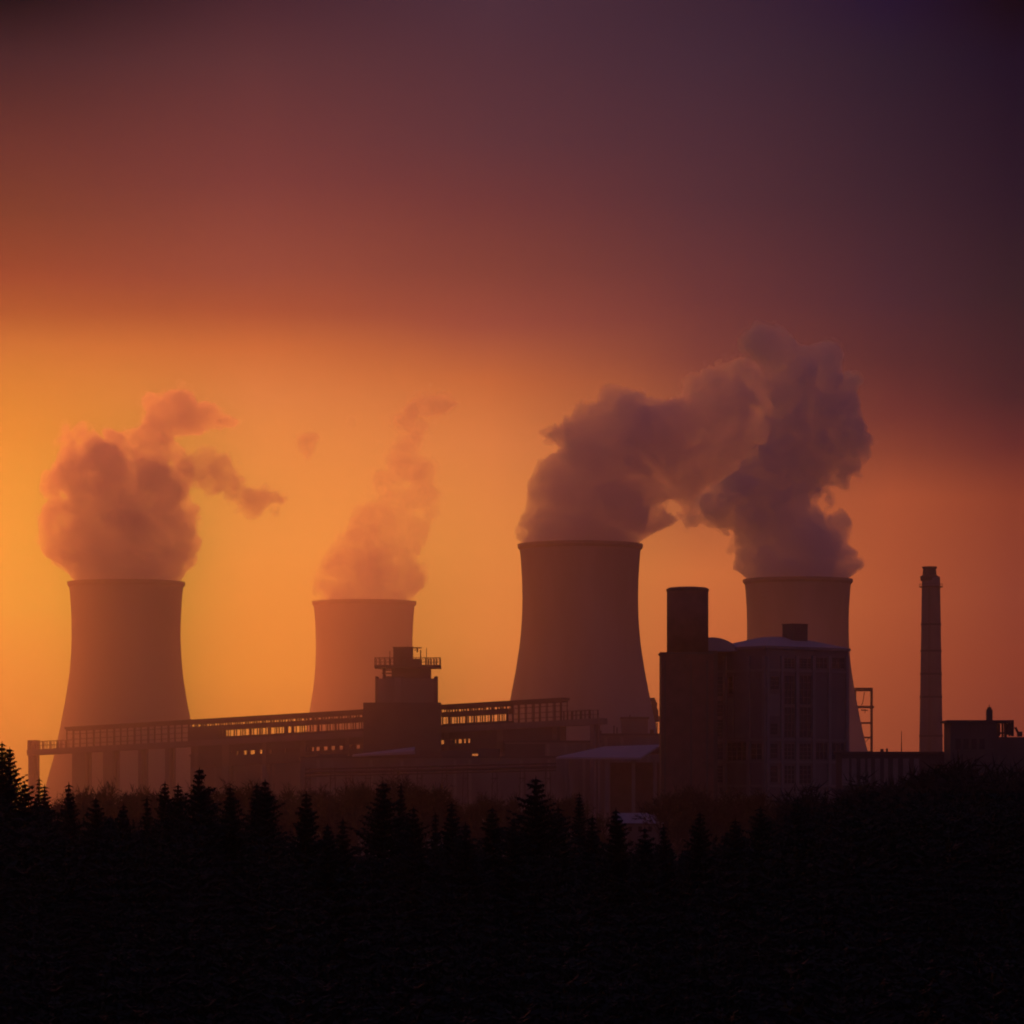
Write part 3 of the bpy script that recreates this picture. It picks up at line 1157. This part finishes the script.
def surface_nets(val, org, vox):
    """closed quad surface where val crosses zero (inside is negative)"""
    nx, ny, nz = val.shape
    ins = val < 0
    acc = np.zeros((nx - 1, ny - 1, nz - 1, 3), np.float32)
    cnt = np.zeros((nx - 1, ny - 1, nz - 1), np.float32)
    quads = []
    idx = np.indices((nx, ny, nz)).astype(np.float32)
    cross = []
    for ax in range(3):
        sl0 = [slice(None)] * 3
        sl1 = [slice(None)] * 3
        sl0[ax], sl1[ax] = slice(0, -1), slice(1, None)
        v0, v1 = val[tuple(sl0)], val[tuple(sl1)]
        c = (v0 < 0) != (v1 < 0)
        I = np.argwhere(c)
        t = v0[c] / (v0[c] - v1[c])
        P_ = I.astype(np.float32)
        P_[:, ax] += t
        o1, o2 = [(1, 2), (2, 0), (0, 1)][ax]
        cross.append((ax, o1, o2, I, v0[c] < 0))
        for a_ in (0, 1):
            for b_ in (0, 1):
                J = I.copy()
                J[:, o1] -= a_
                J[:, o2] -= b_
                ok = (J >= 0).all(1) & (J[:, 0] < nx - 1) & (J[:, 1] < ny - 1) & (J[:, 2] < nz - 1)
                np.add.at(acc, tuple(J[ok].T), P_[ok])
                np.add.at(cnt, tuple(J[ok].T), 1)
    used = cnt > 0
    ids = np.full(used.shape, -1, np.int64)
    ids[used] = np.arange(used.sum())
    V = acc[used] / cnt[used][:, None] * vox + org
    for ax, o1, o2, I, neg in cross:
        ok = (I[:, o1] > 0) & (I[:, o2] > 0)
        I, neg = I[ok], neg[ok]
        q = []
        for a_, b_ in ((0, 0), (1, 0), (1, 1), (0, 1)):
            J = I.copy()
            J[:, o1] -= a_
            J[:, o2] -= b_
            q.append(ids[tuple(J.T)])
        q = np.stack(q, 1)
        q[~neg] = q[~neg][:, ::-1]
        quads.append(q)
    return V, np.concatenate(quads)


def veil_material(name, dens, scale, g):
    """thin torn vapour: density broken up by noise"""
    m = bpy.data.materials.new(name)
    m.use_nodes = True
    n = NT(m.node_tree)
    t = n.new('ShaderNodeTexCoord')
    no = n.new('ShaderNodeTexNoise')
    no.inputs['Scale'].default_value = scale
    no.inputs['Detail'].default_value = 3.0
    n.link(t.outputs['Object'], no.inputs['Vector'])
    f = n.maprange(no.outputs[0], 0.47, 0.66, 0.0, dens)
    p = n.new('ShaderNodeVolumePrincipled')
    p.inputs['Color'].default_value = (0.985, 0.96, 0.985, 1)
    p.inputs['Anisotropy'].default_value = g
    n.link(f, p.inputs['Density'])
    o = n.new('ShaderNodeOutputMaterial')
    n.link(p.outputs[0], o.inputs['Volume'])
    m.cycles.volume_step_rate = VEIL_STEP
    return m


VEIL_STEP = 0.4


def puffs(name, Y, blobs, label, tower=None, vox=1.0, amps=(9.0, 5.0, 2.8), scales=(24.0, 11.0, 5.0), dens=0.13, seed=1, veil=(2.0, 0.03), spill=0.5, g=0.72):
    """blobs: (px, py, radius in px, depth offset in px): a level set of fused balls, broken into billows, filled with vapour"""
    S = Y / F
    C = np.array([tuple(P(b_[0], b_[1], Y) + Vector((0, b_[3] * S, 0))) for b_ in blobs], np.float32)
    Rb = np.array([b_[2] * S for b_ in blobs], np.float32)
    pad = amps[0] * 0.6 + veil[0] + 4
    lo = (C - Rb[:, None]).min(0) - pad
    hi = (C + Rb[:, None]).max(0) + pad
    nn = np.ceil((hi - lo) / vox).astype(int) + 1
    G = np.stack(np.meshgrid(*[lo[i] + vox * np.arange(nn[i], dtype=np.float32) for i in range(3)], indexing='ij'), -1).reshape(-1, 3)
    kk = 2.2
    acc = np.zeros(len(G), np.float32)
    rac = np.zeros(len(G), np.float32)
    dmin = np.full(len(G), 1e9, np.float32)
    for c, r in zip(C, Rb):
        d = np.sqrt(((G - c) ** 2).sum(1)) - r
        dmin = np.minimum(dmin, d)
        e_ = np.exp(np.clip(-d / kk, -40, 20))
        acc += e_
        rac += e_ * r
    sdf = np.where(dmin < 15, -kk * np.log(np.maximum(acc, 1e-12)), dmin)
    near = np.abs(sdf) < pad + 3
    Gn = G[near]
    warp = np.stack([lattice(Gn / 17.0, seed * 11 + k) for k in range(3)], 1) * 5.0
    Gw = Gn + warp
    disp = np.zeros(len(Gn), np.float32)
    for k, (a_, s_) in enumerate(zip(amps, scales)):
        disp += a_ * (np.abs(lattice(Gw / s_, seed * 31 + k)) * 2.0 - 0.45)
    disp += 0.9 * lattice(Gw / 2.4, seed * 7 + 99)
    # slender scraps are roughened less than the broad body
    disp *= np.clip(rac[near] / np.maximum(acc[near], 1e-12) / 15.0, 0.45, 1.0)
    sdf2 = sdf.copy()
    sdf2[near] -= disp
    root = thing(name, tuple(P(float(np.mean([b_[0] for b_ in blobs])), 791, Y).xy) + (float(C[:, 2].min()),), label, 'steam plume' if name == 'steam_plume' else 'steam wisp', 'steam plumes rising from the towers' if name == 'steam_plume' else 'torn scraps of steam')
    off = np.array(root.location)
    shells = [(0.0, None), (veil[0], 'veil')]
    wob = lattice(G / 6.0, seed + 500)
    for grow, kind in shells:
        f = sdf2 - grow
        if kind:
            f2 = f.copy()
            f2[near] -= 2.2 * lattice(Gw / 8.0, seed * 17 + 3)
            f = f2
        if tower is not None:
            tx, ty, rimz_, Rr_ = tower
            rad = np.sqrt((G[:, 0] - tx) ** 2 + (G[:, 1] - ty) ** 2)
            dzz = G[:, 2] - rimz_
            lim = rad - (Rr_ * 0.945 + np.where(dzz > 0.5, (dzz - 0.5) * spill + 0.045 * (dzz - 0.5) ** 2 + 0.5 * np.minimum(dzz, 8) * wob, 0) - (1.0 if kind is None else 0.4))
            f = np.maximum(f, lim)
            f = np.maximum(f, (rimz_ - (7 if kind is None else 8.3)) - G[:, 2])
        val = f.reshape(nn)
        for ax in range(3):
            for e in (0, -1):
                sl = [slice(None)] * 3
                sl[ax] = e
                val[tuple(sl)] = np.maximum(val[tuple(sl)], 0.5)
        V, Q = surface_nets(val, lo, vox)
        V = V - off
        me = bpy.data.meshes.new('vapour')
        me.vertices.add(len(V))
        me.vertices.foreach_set('co', V.astype(np.float32).reshape(-1))
        me.loops.add(len(Q) * 4)
        me.loops.foreach_set('vertex_index', Q.astype(np.int32).reshape(-1))
        me.polygons.add(len(Q))
        me.polygons.foreach_set('loop_start', np.arange(0, len(Q) * 4, 4, dtype=np.int32))
        me.polygons.foreach_set('loop_total', np.full(len(Q), 4, np.int32))
        me.materials.append(volume('steam_vapour', dens, g, (0.985, 0.96, 0.985)) if kind is None else veil_material('steam_veil', veil[1], 0.11, g))
        me.update(calc_edges=True)
        me.shade_smooth()
        o = bpy.data.objects.new('vapour_core' if kind is None else 'vapour_veil', me)
        COL.objects.link(o)
        o.parent = root
    return root


TW = [(T[1], Y_, T[2], T[3]) for T, Y_ in ((T1, 1802), (T2, 2028), (T3, 1700), (T4, 1917))]
puffs('steam_plume', 1802, [
    (112, 586, 38, -12), (142, 586, 38, 12), (127, 586, 44, 0), (95, 585, 24, 0), (158, 585, 24, 0),
    (100, 560, 36, 5), (145, 560, 40, -5), (85, 545, 28, 0), (165, 545, 30, 0),
    (85, 510, 32, 5), (120, 520, 42, 0), (160, 520, 34, 0), (78, 470, 26, -5), (110, 470, 34, 0), (145, 480, 32, 5), (168, 490, 22, 0),
    (92, 447, 18, 0), (115, 440, 15, 5), (138, 458, 18, 0), (62, 515, 13, 0), (62, 480, 15, 0), (70, 540, 16, 0), (178, 520, 17, 0), (178, 548, 16, 0), (72, 455, 15, 0), (76, 562, 14, 0), (158, 445, 15, 0), (163, 425, 12, 0),
    (152, 405, 10, 0), (163, 408, 14, 0), (180, 407, 16, 4), (198, 413, 15, 0), (214, 417, 12, 0), (228, 419, 9, 0), (188, 424, 12, 0), (160, 428, 15, 0), (150, 440, 17, 0), (172, 455, 12, 0), (186, 470, 12, 0),
    ], 'broad orange steam plume pouring from the leftmost cooling tower with a dark curl on top', TW[0], seed=3, spill=0.5, g=0.8)
puffs('steam_wisp', 1802, [
    (184, 466, 9, 0), (190, 472, 8, 0), (196, 470, 9, 0), (205, 468, 8, 0), (214, 476, 7, 0), (200, 480, 6, 0), (216, 468, 11, 0), (224, 480, 9, 0), (236, 487, 9, 3), (248, 497, 10, 0), (262, 498, 9, 0), (276, 499, 7, 0), (252, 508, 7, 0), (212, 482, 7, 0), (210, 462, 7, 0), (222, 462, 7, 0)],
    'trailing torn steam wisp tearing away from the leftmost plume', vox=0.7, amps=(6.5, 5.0, 2.6), scales=(10, 5.5, 3.0), dens=0.10, seed=9, veil=(1.6, 0.03))
puffs('steam_wisp', 1850, [
    (306, 440, 7, 0), (314, 437, 5.5, 0), (305, 448, 5, 0), (309, 457, 3.5, 0)],
    'small detached steam scrap floating between the two left plumes', vox=0.5, amps=(4.0, 3.0, 1.6), scales=(6, 3.5, 2), dens=0.07, seed=11, veil=(1.2, 0.02))
puffs('steam_wisp', 1850, [(352, 420, 4.5, 0), (350, 426, 3, 0)],
    'faintest tiny steam scrap just left of the tall thin plume', vox=0.5, amps=(1.6, 1.0, 0.6), scales=(7, 4, 2), dens=0.02, seed=12, veil=(1.2, 0.008))
puffs('steam_plume', 2028, [
    (352, 605, 34, 0), (376, 605, 34, 0), (364, 605, 38, 0), (345, 588, 24, 0), (370, 585, 34, 0), (390, 590, 22, 0),
    (348, 565, 20, 0), (365, 560, 26, 0), (385, 568, 22, 0), (352, 540, 17, 0), (370, 532, 20, 0), (390, 545, 18, 0),
    (368, 515, 14, 0), (388, 520, 14, 0), (403, 522, 11, 0), (388, 498, 12, 0), (405, 497, 13, 0), (420, 502, 9, 0), (432, 497, 7, 0),
    (395, 475, 11, 0), (408, 470, 13, 0), (422, 475, 11, 0), (432, 468, 7, 0), (405, 452, 12, 0), (413, 440, 10, 0), (408, 425, 9, 0),
    (415, 412, 8, 0), (427, 405, 9, 0), (438, 403, 8, 0), (400, 560, 16, 0), (412, 575, 15, 0), (408, 545, 14, 0), (420, 530, 11, 0), (340, 575, 15, 0), (380, 480, 10, 0), (428, 515, 10, 0), (345, 555, 13, 0), (425, 485, 12, 0), (398, 430, 8, 0), (394, 455, 9, 0), (420, 425, 9, 0)],
    'thin ragged steam plume rising from the farthest cooling tower', TW[1], amps=(11.0, 7.5, 3.5), scales=(20, 10, 5.0), dens=0.055, seed=5, veil=(3.5, 0.02), spill=0.6, g=0.75)
puffs('steam_plume', 1700, [
    (565, 548, 42, -12), (596, 548, 42, 12), (580, 548, 48, 0), (545, 546, 26, 0), (616, 546, 26, 0),
    (560, 520, 32, 0), (595, 520, 40, 0), (625, 525, 30, 0), (552, 490, 20, 0), (570, 480, 30, 0), (600, 480, 44, 0), (635, 490, 38, 0),
    (575, 450, 24, 0), (600, 440, 36, 0), (632, 425, 32, 0), (640, 455, 40, 0), (665, 460, 32, 0), (590, 420, 16, 0), (612, 408, 20, 0),
    (675, 430, 34, 0), (700, 410, 32, 0), (695, 440, 26, 0), (712, 385, 24, 0), (735, 395, 26, 0), (735, 420, 22, 0), (725, 440, 16, 0), (745, 372, 18, 0), (752, 400, 20, 0), (748, 430, 20, 0), (720, 460, 18, 0), (700, 475, 18, 0), (655, 520, 20, 0), (668, 532, 17, 0), (690, 510, 10, 0), (683, 540, 10, 0), (648, 540, 16, 0), (680, 490, 14, 0)],
    'largest mauve steam plume, leaning from the tallest dark tower over to its neighbour', TW[2], seed=7, spill=1.3, g=0.6, veil=(1.8, 0.02))
puffs('steam_plume', 1917, [
    (784, 583, 36, -12), (812, 583, 36, 12), (798, 583, 41, 0), (768, 582, 22, 0), (828, 582, 22, 0),
    (770, 555, 32, 0), (800, 555, 38, 0), (832, 562, 22, 0), (850, 562, 14, 0), (755, 530, 28, 0), (785, 520, 36, 0), (820, 530, 24, 0), (838, 522, 14, 0), (838, 535, 14, 0),
    (750, 500, 32, 0), (780, 480, 36, 0), (810, 475, 28, 0), (722, 508, 22, 0), (738, 478, 26, 0), (725, 450, 22, 0), (745, 420, 24, 0), (748, 385, 20, 0), (700, 500, 15, 0), (692, 520, 10, 0), (712, 515, 12, 0), (722, 497, 12, 0),
    (820, 450, 34, 0), (840, 440, 26, 0), (845, 465, 20, 0), (790, 440, 34, 0), (825, 410, 32, 0), (795, 400, 32, 0), (760, 430, 28, 0), (838, 390, 20, 0),
    (820, 375, 22, 0), (795, 365, 20, 0), (825, 362, 14, 0), (770, 385, 16, 0), (765, 345, 12, 0), (750, 338, 10, 0), (780, 345, 12, 0), (770, 362, 12, 0)],
    'tall dusky steam column from the tower behind the boiler house, notched at its right edge', TW[3], seed=8, dens=0.13, spill=1.3, g=0.32, veil=(1.8, 0.02))

# ---------------------------------------------------------------- trees
def spruce_arrays(seed, H=1.0, spread=0.13, whorls=46, per=7, fine=1):
    """unit-height spruce crown as triangles; returns verts (n,3)"""
    r = random.Random(seed)
    tris = []
    for wv in range(whorls):
        h = 0.10 + 0.89 * (wv / (whorls - 1)) ** 0.85
        rad = spread * ((1 - h) ** 0.82 + 0.008) * r.uniform(0.62, 1.25)
        n = per if h < 0.93 else max(4, per - 2)
        a0 = r.uniform(0, 6.28)
        for k in range(n):
            a = a0 + 2 * math.pi * k / n + r.uniform(-0.35, 0.35)
            L = rad * r.uniform(0.45, 1.2)
            if r.random() < 0.06:
                L *= 1.25
            droop = -0.28 * L if h < 0.75 else (0.12 * L)
            ca_, sa_ = math.cos(a), math.sin(a)
            steps = 3 * fine if L > 0.03 else 2 * fine
            for j in range(steps):
                f0, f1 = j / steps, (j + 1.25) / steps
                wj = 0.0105 * (1.25 - 0.75 * f0) * r.uniform(0.7, 1.3)
                z0 = h + droop * f0 + 0.25 * L * f0 * f0
                z1 = h + droop * f1 + 0.25 * L * f1 * f1 - 0.006
                p0 = (ca_ * L * f0, sa_ * L * f0, z0)
                for sg in (-1, 1):
                    ox, oy = -sa_ * sg, ca_ * sg
                    tip = (ca_ * L * f1 + ox * wj * 0.6, sa_ * L * f1 + oy * wj * 0.6, z1)
                    side = (ca_ * L * (f0 + f1) / 2 + ox * wj * 1.5, sa_ * L * (f0 + f1) / 2 + oy * wj * 1.5, (z0 + z1) / 2 - wj * r.uniform(0.3, 1.1))
                    tris += [p0, tip, side]
                hang = (ca_ * L * (f0 + f1) / 2, sa_ * L * (f0 + f1) / 2, (z0 + z1) / 2 - wj * r.uniform(0.9, 2.0))
                tris += [p0, (ca_ * L * f1, sa_ * L * f1, z1), hang]
    # leader
    tris += [(-0.004, 0, 0.975), (0.004, 0, 0.975), (0, 0, 1.004), (0, -0.004, 0.975), (0, 0.004, 0.975), (0, 0, 1.004)]
    return np.array(tris, np.float64)


def tri_mesh(name, V, mat):
    me = bpy.data.meshes.new(name)
    n = len(V)
    me.vertices.add(n)
    me.vertices.foreach_set('co', V.astype(np.float32).reshape(-1))
    me.loops.add(n)
    me.loops.foreach_set('vertex_index', np.arange(n, dtype=np.int32))
    me.polygons.add(n // 3)
    me.polygons.foreach_set('loop_start', np.arange(0, n, 3, dtype=np.int32))
    me.polygons.foreach_set('loop_total', np.full(n // 3, 3, np.int32))
    me.materials.append(mat)
    me.update(calc_edges=True)
    return me


def spruce_proto(seed, spread, whorls, per):
    cr = tri_mesh('crown', spruce_arrays(seed, 1, spread, whorls, per, 2), M['needle'])
    m = MB()
    m.tube((0, 0, -0.02), (0, 0, 0.55), 0.0095, 0.0055, 8)
    m.tube((0, 0, 0.55), (0, 0, 0.985), 0.0055, 0.0012, 8)
    tm = bpy.data.meshes.new('trunk')
    tm.from_pydata(m.v, [], m.f)
    tm.materials.append(M['bark'])
    return cr, tm


PROT = {'wide': spruce_proto(1, 0.33, 46, 8), 'mid': spruce_proto(2, 0.25, 48, 8), 'slim': spruce_proto(3, 0.18, 50, 7), 'thin': spruce_proto(4, 0.13, 48, 6), 'mid2': spruce_proto(6, 0.27, 44, 8)}


def place_tree(name, protos, px, py, Y, label, group, sx=1.0, rz=0.0, cat='tree'):
    H = zat(py, Y)
    X = (px - 512) / F * Y
    t = thing(name, (X, Y, 0), label, cat, group)
    t.rotation_euler = (R(rt.gauss(0, 0.5)), R(rt.gauss(0, 0.5)), rz)
    for me, nm in zip(protos, ('crown', 'trunk')):
        o = bpy.data.objects.new(nm, me)
        COL.objects.link(o)
        o.parent = t
        o.scale = (H * sx, H * sx, H)
    return t


rt = random.Random(77)
SPR = 'dark spruces along the near edge of the forest'
spr = [
    (538, 776.5, 290, 'wide', 'tallest broad spruce of the middle, pointing at the big cooling tower'),
    (9.5, 747, 420, 'wide', 'shaggy spruce near the edge, tip against the orange sky left of the gallery column'),
    (-1, 741, 400, 'mid', 'spruce cut off by the edge of the picture'),
    (196, 767, 300, 'wide', 'broad pointed spruce below the place where the window slits begin'),
    (383, 781, 300, 'wide', 'wide spruce below the foot of the transfer tower'),
    (399.5, 783, 330, 'thin', 'thin spruce spire touching the wide spruce under the transfer tower'),
    (303, 791, 290, 'mid', 'lone mid-sized spruce under the middle of the long window row'),
    (270, 779, 310, 'mid2', 'thick spruce with twin neighbour below the lit window row'),
    (256, 783, 330, 'slim', 'slimmer of the close pair of spruces below the lit window row'),
    (231, 785, 310, 'mid', 'spruce alone in the gap below the first gallery windows'),
    (453, 801, 280, 'slim', 'slim spruce below the right half of the gallery windows'),
    (492, 806, 275, 'mid', 'short rounded spruce just left of the tallest middle spruce'),
    (564, 806, 300, 'mid2', 'low spruce leaning on the right side of the tallest middle spruce'),
    (620, 808, 280, 'mid', 'small spruce standing in front of the snowy shed'),
    (579, 792, 420, 'thin', 'thin hazy spruce spire between the tall middle spruce and the canopy'),
    (696, 811, 300, 'mid', 'low black spruce below the dark silo tower'),
    (71.5, 782, 330, 'slim', 'slim spruce below the wide gallery column at the rust orange tower'),
    (38.5, 777, 400, 'thin', 'tiny spruce tip beside the foot of the end column of the gallery'),
    (47, 784, 380, 'slim', 'low spruce tip between the end column and the tower flank'),
    (24, 782, 360, 'mid2', 'bushy spruce right beside the shaggy edge spruce'),
    (147, 796, 310, 'thin', 'thin short spire standing below the third gallery column'),
    (165, 781, 360, 'mid', 'left member of the two blunt spruces beside the broad pointed one'),
    (177, 783, 350, 'mid', 'right member of the two blunt spruces beside the broad pointed one'),
    (97, 797, 320, 'mid2', 'low spruce beneath the middle of the rust orange tower'),
    (121, 803, 300, 'mid', 'low rounded spruce beneath the rust orange tower right half'),
    (211, 786, 340, 'slim', 'spruce tucked at the right shoulder of the broad pointed one'),
    (327, 823, 260, 'mid', 'low stub of a spruce right of the lone mid-sized one'),
    (344, 818, 265, 'slim', 'low narrow spruce in the dip before the wide one'),
    (414, 806, 290, 'mid2', 'ragged spruce right of the thin spire under the transfer tower'),
    (436, 812, 300, 'thin', 'faint short spire in the dip below the gallery'),
    (468, 822, 255, 'mid', 'low spruce shoulder in the dip left of the rounded one'),
    (515, 818, 262, 'mid2', 'low bushy spruce hugging the tallest middle spruce'),
    (592, 815, 285, 'slim', 'low spruce below the left canopy column'),
    (650, 826, 260, 'mid2', 'low spruce covering the right foot of the snowy shed'),
    (670, 824, 270, 'slim', 'low spruce tip between the shed and the silo tower'),
    (735, 818, 290, 'mid', 'black spruce tip beneath the boiler house windows'),
    (760, 806, 310, 'mid2', 'black spruce beneath the corner of the boiler house'),
    (795, 797, 330, 'mid', 'black spruce beneath the right face of the boiler house'),
]
for (px, py, Y, kind, lab) in spr:
    place_tree('spruce_tree', PROT[kind], px, py, Y, lab, SPR, rt.uniform(1.05, 1.4), rt.uniform(0, 6.28))


# bare broadleaf trees
def bare_arrays(seed, levels=5, dense=True, leafy=0.0):
    r = random.Random(seed)
    br = MB()
    tw = []

    def grow(p, d, L, rad, lev):
        q = p + d * L
        br.tube(p, q, rad, rad * 0.68, 5 if lev < 2 else 3, cap=False)
        if lev >= levels:
            for _ in range(5):
                dd = (d + Vector((r.gauss(0, .5), r.gauss(0, .5), r.gauss(0.15, .4)))).normalized()
                l2 = L * r.uniform(0.6, 1.3)
                s = dd.orthogonal().normalized() * 0.0028
                e = q + dd * l2
                tw.extend([tuple(q - s), tuple(q + s), tuple(e)])
                s2 = dd.cross(s).normalized() * 0.0028
                tw.extend([tuple(q - s2), tuple(q + s2), tuple(e)])
                for _k in range(3):
                    m = q + dd * l2 * r.uniform(0.3, 0.9)
                    d3 = (dd + Vector((r.gauss(0, .8), r.gauss(0, .8), r.gauss(0, .6)))).normalized()
                    s = d3.orthogonal().normalized() * (0.002 + 0.006 * leafy)
                    e3 = m + d3 * l2 * 0.6
                    tw.extend([tuple(m - s), tuple(m + s), tuple(e3)])
            return
        n = 3 if lev < 2 else r.choice((2, 3))
        for k in range(n):
            ang = 2 * math.pi * (k / n) + r.uniform(-0.5, 0.5)
            o1 = d.orthogonal().normalized()
            o2 = d.cross(o1)
            side = o1 * math.cos(ang) + o2 * math.sin(ang)
            dd = (d + side * r.uniform(0.35, 0.75) + Vector((0, 0, 0.12))).normalized()
            grow(q, dd, L * r.uniform(0.66, 0.86), rad * 0.62, lev + 1)
        if lev >= 1:
            dd = (d + Vector((r.gauss(0, .12), r.gauss(0, .12), .1))).normalized()
            grow(q, dd, L * 0.85, rad * 0.7, lev + 1)

    grow(Vector((0, 0, -0.02)), Vector((0, 0, 1)), 0.26, 0.017, 0)
    T = np.array(tw)
    zmax = T[:, 2].max()
    T /= zmax
    tm = bpy.data.meshes.new('trunk')
    tm.from_pydata([(x / zmax, y / zmax, z / zmax) for x, y, z in br.v], [], br.f)
    tm.materials.append(M['bark'])
    return tri_mesh('crown', T, M['leaf']), tm


BARE = [bare_arrays(s_, 4, leafy=0.3) for s_ in (21, 22, 23)]
LEAFY = [bare_arrays(s, 4, leafy=0.55) for s in (31, 32)]
hz = [(66, 788, 900), (90, 781, 930), (108, 783, 960), (126, 774, 900), (146, 781, 950), (193, 779, 900), (216, 776, 960), (243, 771, 900), (262, 775, 980), (285, 781, 940), (308, 778, 1000), (330, 772, 950), (350, 775, 900), (371, 777, 980), (398, 765, 920), (418, 766, 960), (430, 775, 900), (450, 784, 980),
      (470, 786, 940), (497, 788, 900), (520, 790, 960), (545, 793, 900), (565, 788, 980), (590, 793, 900), (672, 778, 940), (690, 781, 980), (712, 784, 900), (733, 785, 960), (752, 781, 920), (774, 786, 980)]


def below(px):
    for lim, nm in ((62, 'the end of the conveyor gallery'), (190, 'the rust orange tower'), (312, 'the lit gallery windows'), (363, 'the farthest cooling tower'), (442, 'the transfer tower'),
                    (508, 'the short right run of gallery windows'), (556, 'the left flank of the tallest tower'), (640, 'the snow-dusted canopy'), (712, 'the silo tower'), (767, 'the left face of the boiler house'), (850, 'the right face of the boiler house'), (905, 'the pale panels of the workshop'), (950, 'the chimney foot'), (2000, 'the machine house')):
        if px < lim:
            return nm


for i, (px, py, Y) in enumerate(hz):
    place_tree('bare_tree', BARE[i % 3], px, py, Y, 'bare hazy brown tree behind the spruces, below ' + below(px), 'bare trees in the haze before the works', rt.uniform(0.75, 0.95), rt.uniform(0, 6.28))
lf = [(812, 777, 520), (832, 783, 500), (848, 774, 520), (866, 779, 500), (897, 763, 520), (882, 773, 480), (916, 770, 470), (938, 746, 560), (952, 762, 480), (966, 753, 520), (985, 762, 500), (1008, 752, 520), (1022, 757, 480), (800, 788, 480), (1036, 750, 500)]
for i, (px, py, Y) in enumerate(lf):
    place_tree('broadleaf_tree', LEAFY[i % 2], px, py, Y, 'dark bushy tree at the forest rim, below ' + below(px), 'dark broadleaf trees on the right', rt.uniform(0.85, 1.1), rt.uniform(0, 6.28))

# the forest itself reads as one black mass
lowp = [spruce_arrays(s, 1, sp, 20, 6, 1) for s, sp in ((41, 0.26), (42, 0.2), (43, 0.3), (44, 0.17))]
chunks = []
fr_ = np.random.RandomState(4)


def rim(px):
    """rough upper edge of the black mass in the photo, as a row"""
    xp = [-200, 0, 60, 150, 200, 300, 350, 420, 520, 600, 680, 760, 820, 900, 1024, 1300]
    yp = [788, 792, 812, 818, 812, 834, 846, 838, 842, 846, 844, 828, 800, 786, 778, 774]
    return np.interp(px, xp, yp)


cnt = 0
Yc = 120.0
while Yc < 560:
    step = 4.6 + Yc * 0.004
    half = Yc * 0.155 + 30
    for X in np.arange(-half, half, step * 0.95):
        x = X + fr_.uniform(-2, 2)
        y = Yc + fr_.uniform(-2.2, 2.2)
        px = 512 + x / y * F
        top = rim(px) + fr_.uniform(-3, 18)
        H = min(zat(top, y), 24.0) if y > 250 else fr_.uniform(15.5, 19.5)
        H = max(H, 12)
        a = fr_.uniform(0, 6.28)
        V = lowp[fr_.randint(4)] * np.array([H, H, H]) * np.array([1.15, 1.15, 1])
        ca_, sa_ = math.cos(a), math.sin(a)
        V2 = V.copy()
        V2[:, 0] = V[:, 0] * ca_ - V[:, 1] * sa_ + x
        V2[:, 1] = V[:, 0] * sa_ + V[:, 1] * ca_ + y
        chunks.append(V2.astype(np.float32))
        cnt += 1
    Yc += step
fm = tri_mesh('forest', np.concatenate(chunks), M['needle'])
fo = bpy.data.objects.new('forest', fm)
COL.objects.link(fo)
tag(fo, 'black mass of dense spruce forest filling the lower part of the view', 'forest', kind='stuff')
print('forest trees', cnt, 'tris', len(fm.polygons))
# a dim scrub belt in the haze, between the forest and the works
chunks = []
bt = BARE[0][0]
bv = np.empty(len(bt.vertices) * 3, np.float32)
bt.vertices.foreach_get('co', bv)
bv = bv.reshape(-1, 3)
bv = bv.reshape(-1, 3, 3)
bv = bv[fr_.rand(len(bv)) < 0.5].reshape(-1, 3)
for k in range(620):
    y = fr_.uniform(860, 1090) if k < 420 else fr_.uniform(620, 860)
    x = fr_.uniform(-0.16, 0.16) * y
    px = 512 + x / y * F
    if 598 < px < 676 and y < 1000:
        continue
    top = np.interp(px, [0, 150, 200, 300, 330, 420, 450, 500, 600, 660, 680, 820, 1024], [794, 792, 786, 797, 788, 785, 798, 806, 824, 828, 796, 794, 790]) + abs(fr_.normal(0, 9))
    H = max(zat(top, y), 9)
    if k >= 240:
        H *= fr_.uniform(0.45, 0.8) if k < 420 else fr_.uniform(0.35, 0.6)
    a = fr_.uniform(0, 6.28)
    V = bv * np.array([H * 0.9, H * 0.9, H])
    V2 = V.copy()
    V2[:, 0] = V[:, 0] * math.cos(a) - V[:, 1] * math.sin(a) + x
    V2[:, 1] = V[:, 0] * math.sin(a) + V[:, 1] * math.cos(a) + y
    chunks.append(V2.astype(np.float32))
fm = tri_mesh('scrub', np.concatenate(chunks), M['leaf'])
fo = bpy.data.objects.new('scrub', fm)
COL.objects.link(fo)
tag(fo, 'dim brown belt of bare scrub between the forest and the works', 'scrub', kind='stuff')
print('scrub tris', len(fm.polygons))
